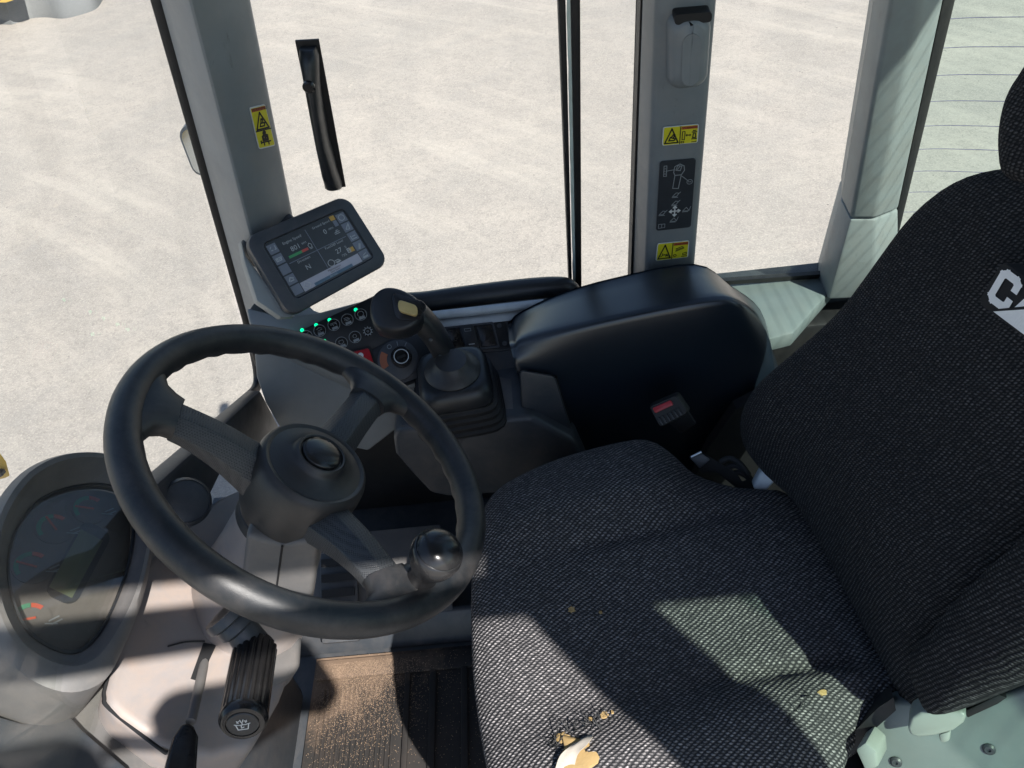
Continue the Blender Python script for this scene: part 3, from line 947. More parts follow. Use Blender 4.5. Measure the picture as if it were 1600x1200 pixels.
# light grey moulded front section
front = [(-0.4505, 0.9604, 0.5818), (-0.4605, 0.9464, 0.5145), (-0.4726, 0.9356, 0.4603), (-0.472, 0.924, 0.4097), (-0.4613, 0.9113, 0.3594), (-0.3953, 0.8963, 0.329), (-0.3136, 0.8814, 0.3079), (-0.2016, 0.8869, 0.3932), (-0.1762, 0.9058, 0.4905), (-0.2975, 0.9132, 0.4571), (-0.4033, 0.9382, 0.5096), (-0.4448, 0.9561, 0.566)]
prism('front_panel', front, (0.03, 0.10, 0.0), 'cgrey', con, bev=0.016, seg=4)
deck = [(-0.4503, 0.9612, 0.5916), (-0.4471, 0.9397, 0.5737), (-0.403, 0.9132, 0.5437), (-0.3005, 0.8748, 0.4928), (-0.238, 0.8605, 0.4691), (-0.1792, 0.8733, 0.468), (-0.1436, 0.905, 0.4866), (-0.1501, 0.9374, 0.5139), (-0.1702, 0.9563, 0.5331), (-0.1859, 0.9788, 0.5543), (-0.2333, 0.9869, 0.57), (-0.2764, 0.9739, 0.5679), (-0.3369, 0.9588, 0.5675), (-0.3961, 0.9503, 0.5722)]
prism('top_deck', deck, (0.004, 0.02, -0.06), 'cgrey', con, bev=0.006, seg=3)
# trim wall behind the joystick
prism('wall_trim', [(-0.2171, 0.9892, 0.5061), (-0.1837, 0.9984, 0.5133), (0.0034, 0.9842, 0.5022), (0.0186, 0.9863, 0.5038), (-0.0049, 0.8869, 0.4258), (-0.153, 0.8872, 0.4261), (-0.2143, 0.9124, 0.4458)], (0, 0.012, -0.02), 'dgrey', con)
# pod that carries the joystick
pod = [(-0.2414, 0.8084, 0.4179), (-0.2298, 0.8085, 0.4345), (-0.1598, 0.8046, 0.4404), (-0.0196, 0.7965, 0.4461), (0.0464, 0.7895, 0.3863), (0.0735, 0.7823, 0.2744), (-0.1059, 0.7926, 0.2645), (-0.1778, 0.7968, 0.2631), (-0.2067, 0.7992, 0.2756), (-0.2278, 0.803, 0.3271), (-0.2459, 0.8066, 0.376)]
prism('joystick_pod', pod, (0.0, 0.13, 0.0), 'dgrey', con, bev=0.014, seg=4)
prism('pod_top', [(-0.2125, 0.8464, 0.4385), (-0.2294, 0.8157, 0.4385), (-0.16, 0.801, 0.4385), (-0.0299, 0.8008, 0.4385), (-0.0289, 0.8896, 0.4385), (-0.0659, 0.9131, 0.4385), (-0.1944, 0.9168, 0.4385)], (0, 0, -0.06), 'dgrey', con, bev=0.006)
prism('lower_column', [(-0.0297, 0.8206, 0.5263), (0.0234, 0.8169, 0.5088), (0.0349, 0.814, 0.4365), (0.0546, 0.8095, 0.3256), (0.0853, 0.803, 0.1695), (-0.0289, 0.8101, 0.1783), (-0.0303, 0.8154, 0.3515), (-0.0349, 0.8179, 0.4278)], (0.0, 0.1, -0.09), 'dgrey', con, bev=0.006)
# big rounded cover behind it
cr = [
    [(-0.0363, 1.01, 0.3331), (-0.0201, 1.01, 0.4611), (0.0415, 1.01, 0.4951), (0.1388, 1.01, 0.5187), (0.2693, 1.01, 0.5316), (0.3309, 1.01, 0.4805), (0.388, 1.01, 0.4191), (0.4259, 1.01, 0.306)],
    [(-0.0364, 0.957, 0.5003), (-0.0218, 0.957, 0.5215), (0.04, 0.957, 0.5501), (0.1316, 0.957, 0.5709), (0.2546, 0.957, 0.5816), (0.3148, 0.957, 0.5322), (0.3698, 0.957, 0.4743), (0.4058, 0.957, 0.3742)],
    [(-0.0377, 0.948, 0.5027), (-0.0221, 0.948, 0.5237), (0.0403, 0.948, 0.5521), (0.1303, 0.948, 0.5729), (0.2545, 0.948, 0.5834), (0.3153, 0.948, 0.5353), (0.369, 0.948, 0.4778), (0.404, 0.948, 0.3767)],
    [(-0.0354, 0.87, 0.5417), (-0.0208, 0.87, 0.5526), (0.0352, 0.87, 0.5665), (0.1194, 0.87, 0.581), (0.2444, 0.87, 0.5953), (0.2997, 0.87, 0.5806), (0.3465, 0.87, 0.5232), (0.378, 0.87, 0.4251)],
    [(-0.0339, 0.852, 0.546), (-0.0197, 0.852, 0.5544), (0.0346, 0.852, 0.5671), (0.1178, 0.852, 0.5816), (0.2422, 0.852, 0.5958), (0.2974, 0.852, 0.5859), (0.3429, 0.852, 0.5278), (0.3728, 0.852, 0.4319)],
    [(-0.0327, 0.845, 0.5418), (-0.0188, 0.845, 0.5477), (0.0344, 0.845, 0.5582), (0.1168, 0.845, 0.5718), (0.2424, 0.845, 0.586), (0.2981, 0.845, 0.5796), (0.3437, 0.845, 0.5211), (0.3725, 0.845, 0.4274)],
    [(-0.0312, 0.836, 0.5329), (-0.0169, 0.836, 0.5309), (0.0336, 0.836, 0.5236), (0.1172, 0.836, 0.5143), (0.2466, 0.836, 0.517), (0.3051, 0.836, 0.5217), (0.3517, 0.836, 0.4727), (0.3763, 0.836, 0.404)],
    [(-0.0301, 0.832, 0.5152), (-0.0142, 0.832, 0.5088), (0.0383, 0.832, 0.4692), (0.1195, 0.832, 0.4045), (0.257, 0.832, 0.3839), (0.3214, 0.832, 0.4044), (0.3649, 0.832, 0.398), (0.3884, 0.832, 0.3487)],
    [(-0.0288, 0.832, 0.5082), (-0.0013, 0.832, 0.4987), (0.055, 0.832, 0.2981), (0.1307, 0.832, -0.0099), (0.2974, 0.832, -0.0865), (0.4212, 0.832, 0.0304), (0.4746, 0.832, 0.1443), (0.4726, 0.832, 0.2188)],
]
n_ = len(cr[0])
st = []
for i in range(n_):
    st.append(crom([r[i] for r in cr], 3))
st = [crom([s[k] for s in st], 4) for k in range(len(st[0]))]
cols = [[st[k][i] for k in range(len(st))] for i in range(len(st[0]))]
m0_ = sum((Vector(p) for p in cols[0]), Vector()) / len(cols[0])
first = [m0_ + (p - m0_) * 0.985 + Vector((-0.003, 0, 0)) for p in cols[0]]
first2 = [m0_ + (p - m0_) * 0.95 + Vector((-0.0055, 0, 0)) for p in cols[0]]
loft('rear_cover', [first2, first] + cols, 'cover', con, cap=True, ang=50)
# side skirt of the cover, with its joint line to the column
tube('cover_joint', [(0.0236, 0.828, 0.4963), (0.0355, 0.828, 0.4213), (0.0538, 0.828, 0.3066), (0.0717, 0.828, 0.1954)], 0.0022, 'pit', con, 6)
prism('recess_box', [(0.2639, 0.8, 0.3243), (0.2984, 0.8, 0.4122), (0.3877, 0.8, 0.4698), (0.4704, 0.8, 0.1101), (0.2232, 0.8, 0.1509)], (0, 0.02, 0), 'pit', con)
prism('rear_box', [(0.197, 0.87, 0.2687), (0.3574, 0.87, 0.3279), (0.4557, 0.87, 0.4338), (0.5596, 0.87, -0.0484), (0.2203, 0.87, -0.0142)], (0, 0.03, 0), 'pit', con)
# triangular tray with worn top behind the pod
prism('side_tray', [(-0.0679, 0.8947, 0.445), (-0.039, 0.8846, 0.445), (-0.0335, 0.8156, 0.445), (-0.0584, 0.8191, 0.445), (-0.067, 0.8624, 0.445)], (0, 0, -0.012), 'mgrey', con, bev=0.002)

# ------------------------------------------------------------ window rail, tube and trim
wr = thing('window_rail', 'padded black rail with rounded end under the side window', 'rail', (-0.0762, 1.03, 0.5062))
pts = [(-0.2162, 1.018, 0.5184), (-0.1795, 1.018, 0.5161), (-0.1401, 1.018, 0.5177), (-0.0748, 1.018, 0.5198), (-0.01, 1.018, 0.5205), (0.0392, 1.018, 0.5179), (0.0604, 1.018, 0.511), (0.0672, 1.018, 0.4935), (0.0608, 1.018, 0.4747)]
bm = bmesh.new()
add_tube(bm, crom(pts, 6), 0.0185, 14)
fin('padded_bar', bm, 'black', wr, 60)
prism('end_bracket', [(0.0202, 1.02, 0.49), (0.0586, 1.02, 0.4931), (0.0519, 1.02, 0.4686), (0.0183, 1.02, 0.4618)], (0, 0.02, 0), 'black', wr, bev=0.003)
gt = thing('grab_tube', 'slim light grey tube running under the black window rail', 'grab rail', (-0.0773, 1.0, 0.503))
tube('tube', [(-0.1955, 0.9815, 0.5153), (0.0191, 0.9819, 0.5156)], 0.0075, 'rail', gt, 14)
tube('end_cap', [(0.0191, 0.9819, 0.5156), (0.0255, 0.9822, 0.5158)], 0.0085, 'black', gt, 14)
prism('trim_strip', [(-0.19, 0.9763, 0.5036), (-0.0012, 0.9765, 0.5037), (0.0025, 0.9719, 0.5001), (-0.015, 0.9683, 0.4973), (-0.1857, 0.9666, 0.496)], (0, 0.01, 0), 'rail', gt, bev=0.002)

# ------------------------------------------------------------ rocker switch panel
rf_ = Fr(*[(-0.1729, 0.9314, 0.4658), (-0.0409, 0.9323, 0.4665), (-0.0486, 0.9736, 0.4989), (-0.1855, 0.9732, 0.4986)])
rp = thing('rocker_panel', 'black rocker switch panel with one switch and blank covers behind the joystick', 'switch panel', rf_.p(0.5, 0.5))
prism('panel', rf_.rrect(0, 0, 1, 1, 0.006, 0.0), rf_.n * -0.02, 'black', rp, bev=0.001)
bm = bmesh.new()
ringo, ringi = rf_.rrect(0.20, 0.10, 0.86, 0.93, 0.003, 0.004), rf_.rrect(0.23, 0.16, 0.84, 0.87, 0.002, 0.004)
ring0, ringz = rf_.rrect(0.20, 0.10, 0.86, 0.93, 0.003, 0.0), rf_.rrect(0.23, 0.16, 0.84, 0.87, 0.002, 0.0)
L = [[bm.verts.new(p) for p in q] for q in (ringz, ringi, ringo, ring0)]
for k in range(4):
    for i in range(len(ringo)):
        j = (i + 1) % len(ringo)
        bm.faces.new((L[k][i], L[k][j], L[(k + 1) % 4][j], L[(k + 1) % 4][i]))
fin('switch_frame', bm, 'dgrey', rp)
for a in (0.245, 0.645):
    prism('blank_cover', rf_.rrect(a, 0.18, a + 0.18, 0.85, 0.002, 0.003), rf_.n * -0.003, 'gloss', rp, bev=0.0006)
sw = prism('rocker_switch', rf_.rrect(0.445, 0.14, 0.62, 0.90, 0.004, 0.009), rf_.n * -0.009, 'black', rp, bev=0.002)
draw('printed_mark', rf_, [[(0.50, 0.28), (0.565, 0.28)]], 0.0014, 0.0096, 'white', sw)
draw('printed_mark', rf_, [[(0.495, 0.70), (0.57, 0.70), (0.57, 0.78), (0.495, 0.78), (0.495, 0.70)]], 0.0007, 0.0096, 'dimprint', sw)
for (a, b) in ((0.92, 0.80), (0.93, 0.22), (0.08, 0.22)):
    lathe('screw', rf_.p(a, b, 0.0), rf_.n, [(0.004, -0.001), (0.004, 0.0012), (0.0015, 0.0014), (0.0015, 0.0004), (0.0001, 0.0004)], 'dgrey', rp, 12)

# ------------------------------------------------------------ keypad
kf = Fr(*[(-0.4011, 0.8938, 0.5394), (-0.1884, 0.9357, 0.5317), (-0.2478, 0.9758, 0.5756), (-0.4153, 0.9076, 0.5533)])
kq = [(-0.4035, 0.9111, 0.5539), (-0.2479, 0.975, 0.575), (-0.2179, 0.9574, 0.5549), (-0.1904, 0.9356, 0.532), (-0.2403, 0.9114, 0.5223), (-0.2963, 0.889, 0.5152), (-0.3348, 0.8926, 0.5256), (-0.3967, 0.9003, 0.5438)]
kp_ = thing('switch_keypad', 'black keypad of round symbol buttons with green lights below the display', 'keypad', kf.p(0.5, 0.5))
prism('plate', kq, kf.n * -0.012, 'black', kp_, bev=0.0015)
ku_ = (Vector((-0.272, 0.9498, 0.5594)) - Vector((-0.3575, 0.9205, 0.5525))).normalized()
kn = kf.n
kv_ = kn.cross(ku_)
bpos = [(-0.3576, 0.9189, 0.5512), (-0.3366, 0.9268, 0.5534), (-0.3145, 0.9347, 0.5555), (-0.2934, 0.9419, 0.5571), (-0.2721, 0.949, 0.5588), (-0.3775, 0.912, 0.5495), (-0.326, 0.9048, 0.5337), (-0.3049, 0.9126, 0.5358), (-0.2836, 0.9205, 0.538), (-0.2633, 0.9284, 0.5404)]
bkind = [1, 1, 1, 1, 1, 1, 0, 1, 1, 2]
lpos = [(-0.3797, 0.9206, 0.5569), (-0.3637, 0.9267, 0.5587), (-0.3418, 0.9338, 0.5601), (-0.3208, 0.9409, 0.5617), (-0.2794, 0.9552, 0.5652), (-0.3309, 0.9142, 0.5422)]
icons = [
    [[(-.5, .1), (-.1, .1), (.1, .4), (.5, .4)], [(-.5, -.1), (.4, -.1)], [(.3, .1), (.55, .1), (.55, -.1)]],
    [[(-.4, .3), (0, .5), (.4, .3)], [(-.3, .0), (.4, .1)], [(-.4, -.2), (.1, -.2)]],
    [[(-.5, .3), (.5, .3)], [(-.5, .1), (-.1, .1), (-.1, -.15)], [(.1, .1), (.45, .1), (.45, -.15)]],
    [[(-.45, .35), (.1, .35), (.4, .0)], [(-.45, .1), (.2, .1)], [(-.3, -.1), (.3, -.1)]],
    [[(.5 * math.cos(t * .8), .1 + .45 * math.sin(t * .8)) for t in range(9)]],
    [[(-.4, .1), (.4, .1)], [(0, .4), (0, -.2)]],
    [[(-.3, .3), (.3, .3)]],
    [[(-.3, .4), (.3, .4), (.4, 0), (0, -.25), (-.4, 0), (-.3, .4)]],
    [[(.3 * math.cos(t * .8), .15 + .3 * math.sin(t * .8)) for t in range(9)]],
    [[(.2 * math.cos(t * .8), .2 * math.sin(t * .8)) for t in range(9)]],
]
class KF:                                            # small local frame for one button
    def __init__(s, o, r, u, n):
        s.o, s.r, s.u, s.n, s.W, s.H = Vector(o), r, u, n, 1.0, 1.0
    def p(s, a, b, h=0.0):
        return s.o + s.r * a + s.u * b + s.n * h
    def disc(s, a, b, r, h=0.0, n=20, f=1.0, t0=0.0):
        return [s.p(a + r * math.cos(t0 + 2 * math.pi * f * i / n), b + r * math.sin(t0 + 2 * math.pi * f * i / n), h) for i in range(n)]
for i, (p_, k) in enumerate(zip(bpos, bkind)):
    q = KF(p_, ku_, kv_, kn)
    R_ = 0.0098 if k == 1 else 0.0075
    b_ = lathe('button', p_, kn, [(R_, -0.001), (R_, 0.0012), (R_ * 0.9, 0.0022), (0.0002, 0.0024)], 'gloss', kp_, 20)
    bm = bmesh.new()
    if k == 2:
        ring(bm, q, 0, 0, R_ * 0.62, R_ * 0.80, 0.0031, 20)
        for j in range(10):
            t = 2 * math.pi * j / 10
            strokes(bm, q, [[(R_ * 0.75 * math.cos(t), R_ * 0.75 * math.sin(t)), (R_ * 0.95 * math.cos(t), R_ * 0.95 * math.sin(t))]], 0.0016, 0.0031)
    elif k == 1:
        ring(bm, q, 0, 0, R_ * 0.90, R_ * 0.99, 0.0031, 24)
    else:
        ring(bm, q, -0.002, 0.0, R_ * 0.45, R_ * 0.58, 0.0031, 16)
        strokes(bm, q, [[(0.004, 0.001), (0.008, 0.003), (0.010, 0.0)], [(-0.005, -0.006), (0.008, -0.006)], [(-0.005, -0.008), (0.008, -0.008)]], 0.0008, 0.0031)
    fin('printed_ring', bm, 'dimprint', b_)
    bm = bmesh.new()
    strokes(bm, q, [[(x * R_, y * R_) for x, y in L_] for L_ in icons[i]], 0.0007, 0.0031)
    fin('printed_symbol', bm, 'dimprint', b_)
    if k == 1:
        bm = bmesh.new()
        strokes(bm, q, [[(-0.30 * R_, -0.55 * R_), (0.30 * R_, -0.55 * R_)]], 0.0042, 0.0031)
        fin('printed_tab', bm, 'dimprint', b_)
for p_ in lpos:
    lathe('indicator_light', p_, kn, [(0.0030, -0.001), (0.0030, 0.0006), (0.0022, 0.0014), (0.0002, 0.0017)], 'led', kp_, 12)

# ------------------------------------------------------------ key switch plate
ig = thing('key_switch', 'round key switch with orange mark beside the red rocker', 'ignition switch', (-0.2241, 0.8956, 0.5069))
prism('plate', [(-0.3114, 0.8803, 0.5201), (-0.2796, 0.893, 0.5229), (-0.2391, 0.9113, 0.5278), (-0.1982, 0.9297, 0.5328), (-0.1706, 0.9271, 0.5259), (-0.1506, 0.906, 0.5076), (-0.1609, 0.88, 0.4917), (-0.1938, 0.8647, 0.4873), (-0.2338, 0.8527, 0.4866), (-0.2625, 0.8596, 0.4967), (-0.2886, 0.8741, 0.5116)], (0.002, 0.012, -0.02), 'black', ig, bev=0.002)
kc = Vector((-0.219, 0.8888, 0.5098))
knn = Vector((0.1527, -0.5599, 0.8144))
ka, kb, _ = basis(knn)
lathe('dial_plate', kc, knn, [(0.032, -0.004), (0.032, 0.001), (0.030, 0.002), (0.0003, 0.002)], 'dgrey', ig, 36)
kx = ku_ - knn * ku_.dot(knn)
kx.normalize()
kfr = KF(kc, kx, knn.cross(kx), knn)
bm = bmesh.new()
arc = [(0.020, 2.35), (0.020, 3.45), (0.030, 3.45), (0.030, 2.35)]
op = [kfr.p(0.0175 * math.cos(t), 0.0175 * math.sin(t), 0.0028) for t in [2.3 + 0.12 * i for i in range(10)]]
ip = [kfr.p(0.0285 * math.cos(t), 0.0285 * math.sin(t), 0.0028) for t in [2.3 + 0.12 * i for i in range(10)]]
add_prism(bm, op + ip[::-1], knn * -0.0006)
fin('orange_mark', bm, 'copper', ig)
bm = bmesh.new()
ring(bm, kfr, -0.005, 0.024, 0.0028, 0.0036, 0.003, 14)
strokes(bm, kfr, [[(0.008, 0.021), (0.009, 0.027)], [(0.018, 0.016), (0.022, 0.020)]], 0.001, 0.003)
fin('printed_marks', bm, 'dimprint', ig)
kb_ = kc + kx * 0.006
lathe('key_barrel', kb_, knn, [(0.0165, 0.0), (0.0165, 0.012), (0.015, 0.014), (0.012, 0.014), (0.0115, 0.011), (0.0003, 0.011)], 'gloss', ig, 28)
bm = bmesh.new()
ring(bm, KF(kb_, kx, knn.cross(kx), knn), 0, 0, 0.0105, 0.0118, 0.0146, 24)
fin('bezel_ring', bm, 'rail', ig)
prism('key_slot', [kb_ + kx * a + knn.cross(kx) * b + knn * 0.0125 for a, b in ((-0.007, -0.002), (0.007, -0.002), (0.007, 0.002), (-0.007, 0.002))], knn * -0.001, 'pit', ig)
rd = thing('red_rocker', 'dark red rocker switch with white dot beside the key switch', 'switch', (-0.2758, 0.8874, 0.5109))
rr_ = Fr(*[(-0.2848, 0.8725, 0.5098), (-0.2553, 0.8784, 0.5082), (-0.2623, 0.9029, 0.5264), (-0.29, 0.8961, 0.527)])
prism('surround', rr_.rrect(-0.12, -0.12, 1.12, 1.15, 0.004, 0.002), rr_.n * -0.006, 'pit', rd)
prism('red_button', rr_.rrect(0.0, 0.0, 1.0, 1.0, 0.004, 0.008), rr_.n * -0.007, 'red', rd, bev=0.002)
lathe('white_dot', rr_.p(0.46, 0.70, 0.0083), rr_.n, [(0.0045, -0.001), (0.0045, 0.0006), (0.0003, 0.0006)], 'white', rd, 16)

# ------------------------------------------------------------ joystick
js = thing('joystick', 'black joystick with tan thumb rocker standing on a ribbed rubber boot', 'joystick', (-0.1318, 0.8549, 0.44))
jb = Vector((-0.1318, 0.845, 0.44))
jz = Vector((0.02, -0.06, 1.0)).normalized()
xd = Vector((0.96, 0.10, 0))
prof = [(0.069, 0.0)]
for k in range(4):
    prof += [(0.0690 - 0.0032 * k, 0.001 + 0.012 * k), (0.0712 - 0.0032 * k, 0.004 + 0.012 * k), (0.0706 - 0.0032 * k, 0.008 + 0.012 * k), (0.0660 - 0.0032 * k, 0.0105 + 0.012 * k)]
bz = 0.0485
lathe('rubber_boot', jb, jz, prof + [(0.056, bz), (0.002, bz)], 'rubber', js, 48, xd, sq=6, ang=50)
lathe('boot_cap', jb + jz * bz, jz, [(0.0550, 0.0), (0.0562, 0.006), (0.0550, 0.017), (0.0515, 0.026), (0.0465, 0.0315), (0.041, 0.033), (0.002, 0.033)], 'black', js, 48, xd, sq=5, ang=50)
jc = jb + jz * (bz + 0.033)
lathe('cone', jc, jz, [(0.042, -0.002), (0.043, 0.002), (0.040, 0.006), (0.033, 0.011), (0.0275, 0.016), (0.0235, 0.022), (0.002, 0.023)], 'hub', js, 32, ang=50)
jp = [jc + jz * 0.002] + [Vector(p) for p in [(-0.1383, 0.872, 0.4919), (-0.1425, 0.872, 0.5284), (-0.1502, 0.872, 0.5652), (-0.1644, 0.872, 0.5988), (-0.1765, 0.872, 0.6153)]]
jp = crom(jp, 5)
nj = len(jp)
bm = bmesh.new()
secs = []
for i, p in enumerate(jp):
    t = (jp[min(i + 1, nj - 1)] - jp[max(i - 1, 0)]).normalized()
    a = (Vector((0.9, -0.1, 0.0)) - t * t.dot(Vector((0.9, -0.1, 0.0)))).normalized()
    b = t.cross(a)
    w_ = 0.0178 - 0.0015 * math.sin(3.1 * i / nj)
    secs.append([p + a * (w_ * math.copysign(abs(math.cos(th)) ** 0.75, math.cos(th))) + b * (0.021 * math.copysign(abs(math.sin(th)) ** 0.75, math.sin(th))) for th in [2 * math.pi * j / 24 for j in range(24)]])
add_loft(bm, secs)
fin('stem', bm, 'black', js, 60)
# head: rounded block that leans over towards the driver
HB = [(-0.2299, 0.8466, 0.6368), (-0.2262, 0.8664, 0.6483), (-0.2129, 0.878, 0.6535), (-0.1984, 0.8806, 0.653), (-0.1806, 0.8765, 0.648), (-0.1632, 0.8666, 0.6395), (-0.1544, 0.8517, 0.6292), (-0.1611, 0.8345, 0.6196), (-0.1823, 0.8239, 0.6161), (-0.2055, 0.8231, 0.6189), (-0.2229, 0.8296, 0.6253)]
hn = Vector((0.1196, -0.5181, 0.8469))
hb = ccrom(HB, 4)
hcn = sum(hb, Vector()) / len(hb)
secs = []
for s, h in ((0.55, -0.042), (0.82, -0.036), (0.96, -0.024), (1.0, -0.008), (0.995, 0.004), (0.965, 0.0115), (0.90, 0.0160), (0.80, 0.0172), (0.3, 0.0176)):
    secs.append([hcn + (p - hcn) * s + hn * h for p in hb])
bm = bmesh.new()
add_loft(bm, secs)
fin('grip_head', bm, 'black', js, 50)
hr = Fr(*[(-0.1866, 0.8293, 0.6419), (-0.1621, 0.8269, 0.637), (-0.152, 0.8447, 0.6464), (-0.1867, 0.8544, 0.6572)])
prism('thumb_recess', hr.rrect(-0.25, -0.10, 1.12, 1.25, 0.010, 0.0026), hr.n * -0.004, 'gloss', js, bev=0.0012)
hr2 = Fr(*[(-0.1855, 0.8349, 0.6487), (-0.1622, 0.8285, 0.6415), (-0.1613, 0.8406, 0.6488), (-0.1846, 0.8478, 0.6565)])
prism('thumb_rocker', hr2.rrect(-0.06, -0.05, 1.06, 1.08, 0.006, 0.0055), hr2.n * -0.008, 'buff', js, bev=0.0022, seg=3)
for p_ in [(-0.1542, 0.85, 0.5777), (-0.1457, 0.85, 0.5427), (-0.1376, 0.85, 0.5077)]:
    lathe('screw', p_, (-0.1, -1, 0.35), [(0.003, -0.006), (0.003, 0.001), (0.0002, 0.0018)], 'dgrey', js, 10)

# ============================================================ TOUCH DISPLAY
mf = Fr(*[(-0.346, 0.8552, 0.642), (-0.2072, 0.9595, 0.645), (-0.256, 1.012, 0.7377), (-0.3921, 0.917, 0.7425)])
mon = thing('touch_display', 'grey bezelled touch screen showing engine readings at the foot of the front pillar', 'display', mf.p(0.5, 0.5, -0.02))
secs = []
for ins, h in ((0.10, -0.052), (0.05, -0.050), (0.02, -0.044), (0.0, -0.020), (0.0, -0.006), (0.008, -0.001), (0.022, 0.0)):
    secs.append(mf.rrect(ins, ins * 1.3, 1 - ins, 1 - ins * 1.3, 0.018, h, 7))
dsecs = secs + [mf.rrect(0.115, 0.145, 0.905, 0.865, 0.008, 0.0005, 7), mf.rrect(0.125, 0.158, 0.895, 0.852, 0.006, -0.004, 7)]
loft('housing', dsecs, 'dgrey', mon, ang=40)
# light side plates of the housing under the front corner
prism('side_plate', [(-0.4037, 0.9361, 0.7287), (-0.3998, 0.9211, 0.71), (-0.3556, 0.8803, 0.6331), (-0.3465, 0.8794, 0.6252), (-0.3643, 0.8722, 0.6313), (-0.3919, 0.8795, 0.6603), (-0.402, 0.9153, 0.7056)], mf.n * -0.035, 'paint2', mon, bev=0.003)
prism('mount_bracket', [(-0.4177, 0.9591, 0.708), (-0.3939, 0.9907, 0.7228), (-0.3471, 1.0209, 0.7185), (-0.3367, 1.0088, 0.6978), (-0.3827, 0.9588, 0.6806), (-0.4006, 0.9393, 0.6739)], mf.n * -0.03, 'rubber', mon, bev=0.012, seg=3)
sf = Fr(mf.p(0.130, 0.165, -0.0030), mf.p(0.890, 0.165, -0.0030), mf.p(0.890, 0.845, -0.0030), mf.p(0.130, 0.845, -0.0030))
scr = prism('screen', sf.rect(0, 0, 1, 1, 0.0), sf.n * -0.001, 'screen', mon)
E1 = 0.0005
E2 = 0.0009
bsz = 0.165
for i in range(5):
    b0 = 0.80 - i * 0.192
    prism('screen_button', sf.rect(0.008, b0 - 0.0, 0.115, b0 + bsz, E1), sf.n * -0.0003, 'uibtn', scr)
    prism('screen_button', sf.rect(0.885, b0 - 0.0, 0.992, b0 + bsz, E1), sf.n * -0.0003, 'uibtn', scr)
draw('button_symbol', sf, [[(0.035, 0.90), (0.05, 0.92)], [(0.08, 0.86), (0.095, 0.86), (0.095, 0.92)], [(0.04, 0.86), (0.055, 0.86)]], 0.0012, E2, 'uitext', scr)
draw('button_symbol', sf, [[(0.03, 0.66), (0.085, 0.66), (0.095, 0.71), (0.03, 0.71), (0.03, 0.66)], [(0.045, 0.66), (0.045, 0.71)], [(0.06, 0.685), (0.085, 0.685)]], 0.0012, E2, 'uitext', scr)
draw('button_symbol', sf, [[(0.035, 0.29), (0.06, 0.34), (0.09, 0.31)], [(0.05, 0.28), (0.085, 0.28)]], 0.0016, E2, 'uitext', scr)
draw('button_symbol', sf, [circ(sf, 0.938, 0.885, 0.0045, 10)], 0.0009, E2, 'uitext', scr)
draw('button_symbol', sf, [[(0.91, 0.66), (0.965, 0.74), (0.95, 0.64), (0.91, 0.66)]], 0.0011, E2, 'uitext', scr)
draw('button_symbol', sf, [[(0.91, 0.52), (0.91, 0.45), (0.97, 0.45)], [(0.925, 0.50), (0.965, 0.50)]], 0.0011, E2, 'uitext', scr)
draw('button_symbol', sf, [[(0.92, 0.25), (0.95, 0.33)], [(0.93, 0.24), (0.96, 0.32)]], 0.0011, E2, 'uitext', scr)
draw('button_symbol', sf, [[(0.92, 0.11), (0.96, 0.13)]], 0.0011, E2, 'uitext', scr)
draw('button_symbol', sf, [[(0.915, 0.07), (0.96, 0.07)]], 0.0028, E2, 'uitext', scr)
prism('message_bar', sf.rect(0.125, 0.02, 0.875, 0.185, E1), sf.n * -0.0003, 'uibar', scr)
prism('blue_bar', sf.rect(0.26, 0.02, 0.75, 0.075, E2), sf.n * -0.0003, 'uiblue', scr)
draw('divider_line', sf, [[(0.49, 0.20), (0.49, 0.95)], [(0.14, 0.55), (0.86, 0.55)]], 0.0009, E1, 'uibtn', scr)
text('screen_text', 'Engine Speed', sf, 0.30, 0.89, 0.0056, E2, 'uitext', scr)
text('screen_text', 'Ground Speed', sf, 0.68, 0.92, 0.0049, E2, 'uitext', scr)
text('screen_text', '801', sf, 0.29, 0.745, 0.0102, E2, 'uitext', scr)
text('screen_text', 'RPM', sf, 0.40, 0.755, 0.0039, E2, 'uitext', scr)
text('screen_text', '0', sf, 0.68, 0.775, 0.0102, E2, 'uitext', scr)
text('screen_text', 'MPH', sf, 0.76, 0.785, 0.0039, E2, 'uitext', scr)
text('screen_text', 'Direction', sf, 0.30, 0.505, 0.0053, E2, 'uitext', scr)
text('screen_text', 'N', sf, 0.30, 0.36, 0.0102, E2, 'uitext', scr)
text('screen_text', 'Fuel/DEF Level', sf, 0.69, 0.51, 0.0050, E2, 'uitext', scr)
text('screen_text', '27', sf, 0.70, 0.375, 0.0099, E2, 'uitext', scr)
text('screen_text', '%', sf, 0.79, 0.385, 0.0048, E2, 'uitext', scr)
text('screen_text', '73%', sf, 0.73, 0.265, 0.0050, E2, 'uitext', scr)
text('screen_text', 'Maintenance', sf, 0.55, 0.145, 0.0042, E2, 'ink', scr)
text('screen_text', 'Due Soon', sf, 0.55, 0.105, 0.0038, E2, 'ink', scr)
text('screen_text', 'Service', sf, 0.50, 0.048, 0.0042, E2 + 0.0004, 'uitext', scr)
prism('gauge_green', sf.rect(0.17, 0.62, 0.33, 0.665, E1), sf.n * -0.0003, 'uigreen', scr)
prism('gauge_red', sf.rect(0.33, 0.62, 0.41, 0.665, E1), sf.n * -0.0003, 'uired', scr)
for b0 in (0.90, 0.255):
    prism('scroll_arrow', sf.rect(0.81, b0, 0.868, b0 + 0.085, E1), sf.n * -0.0003, 'uiamber', scr)
prism('scroll_bar', sf.rect(0.82, 0.78, 0.866, 0.89, E1), sf.n * -0.0003, 'uibtn', scr)
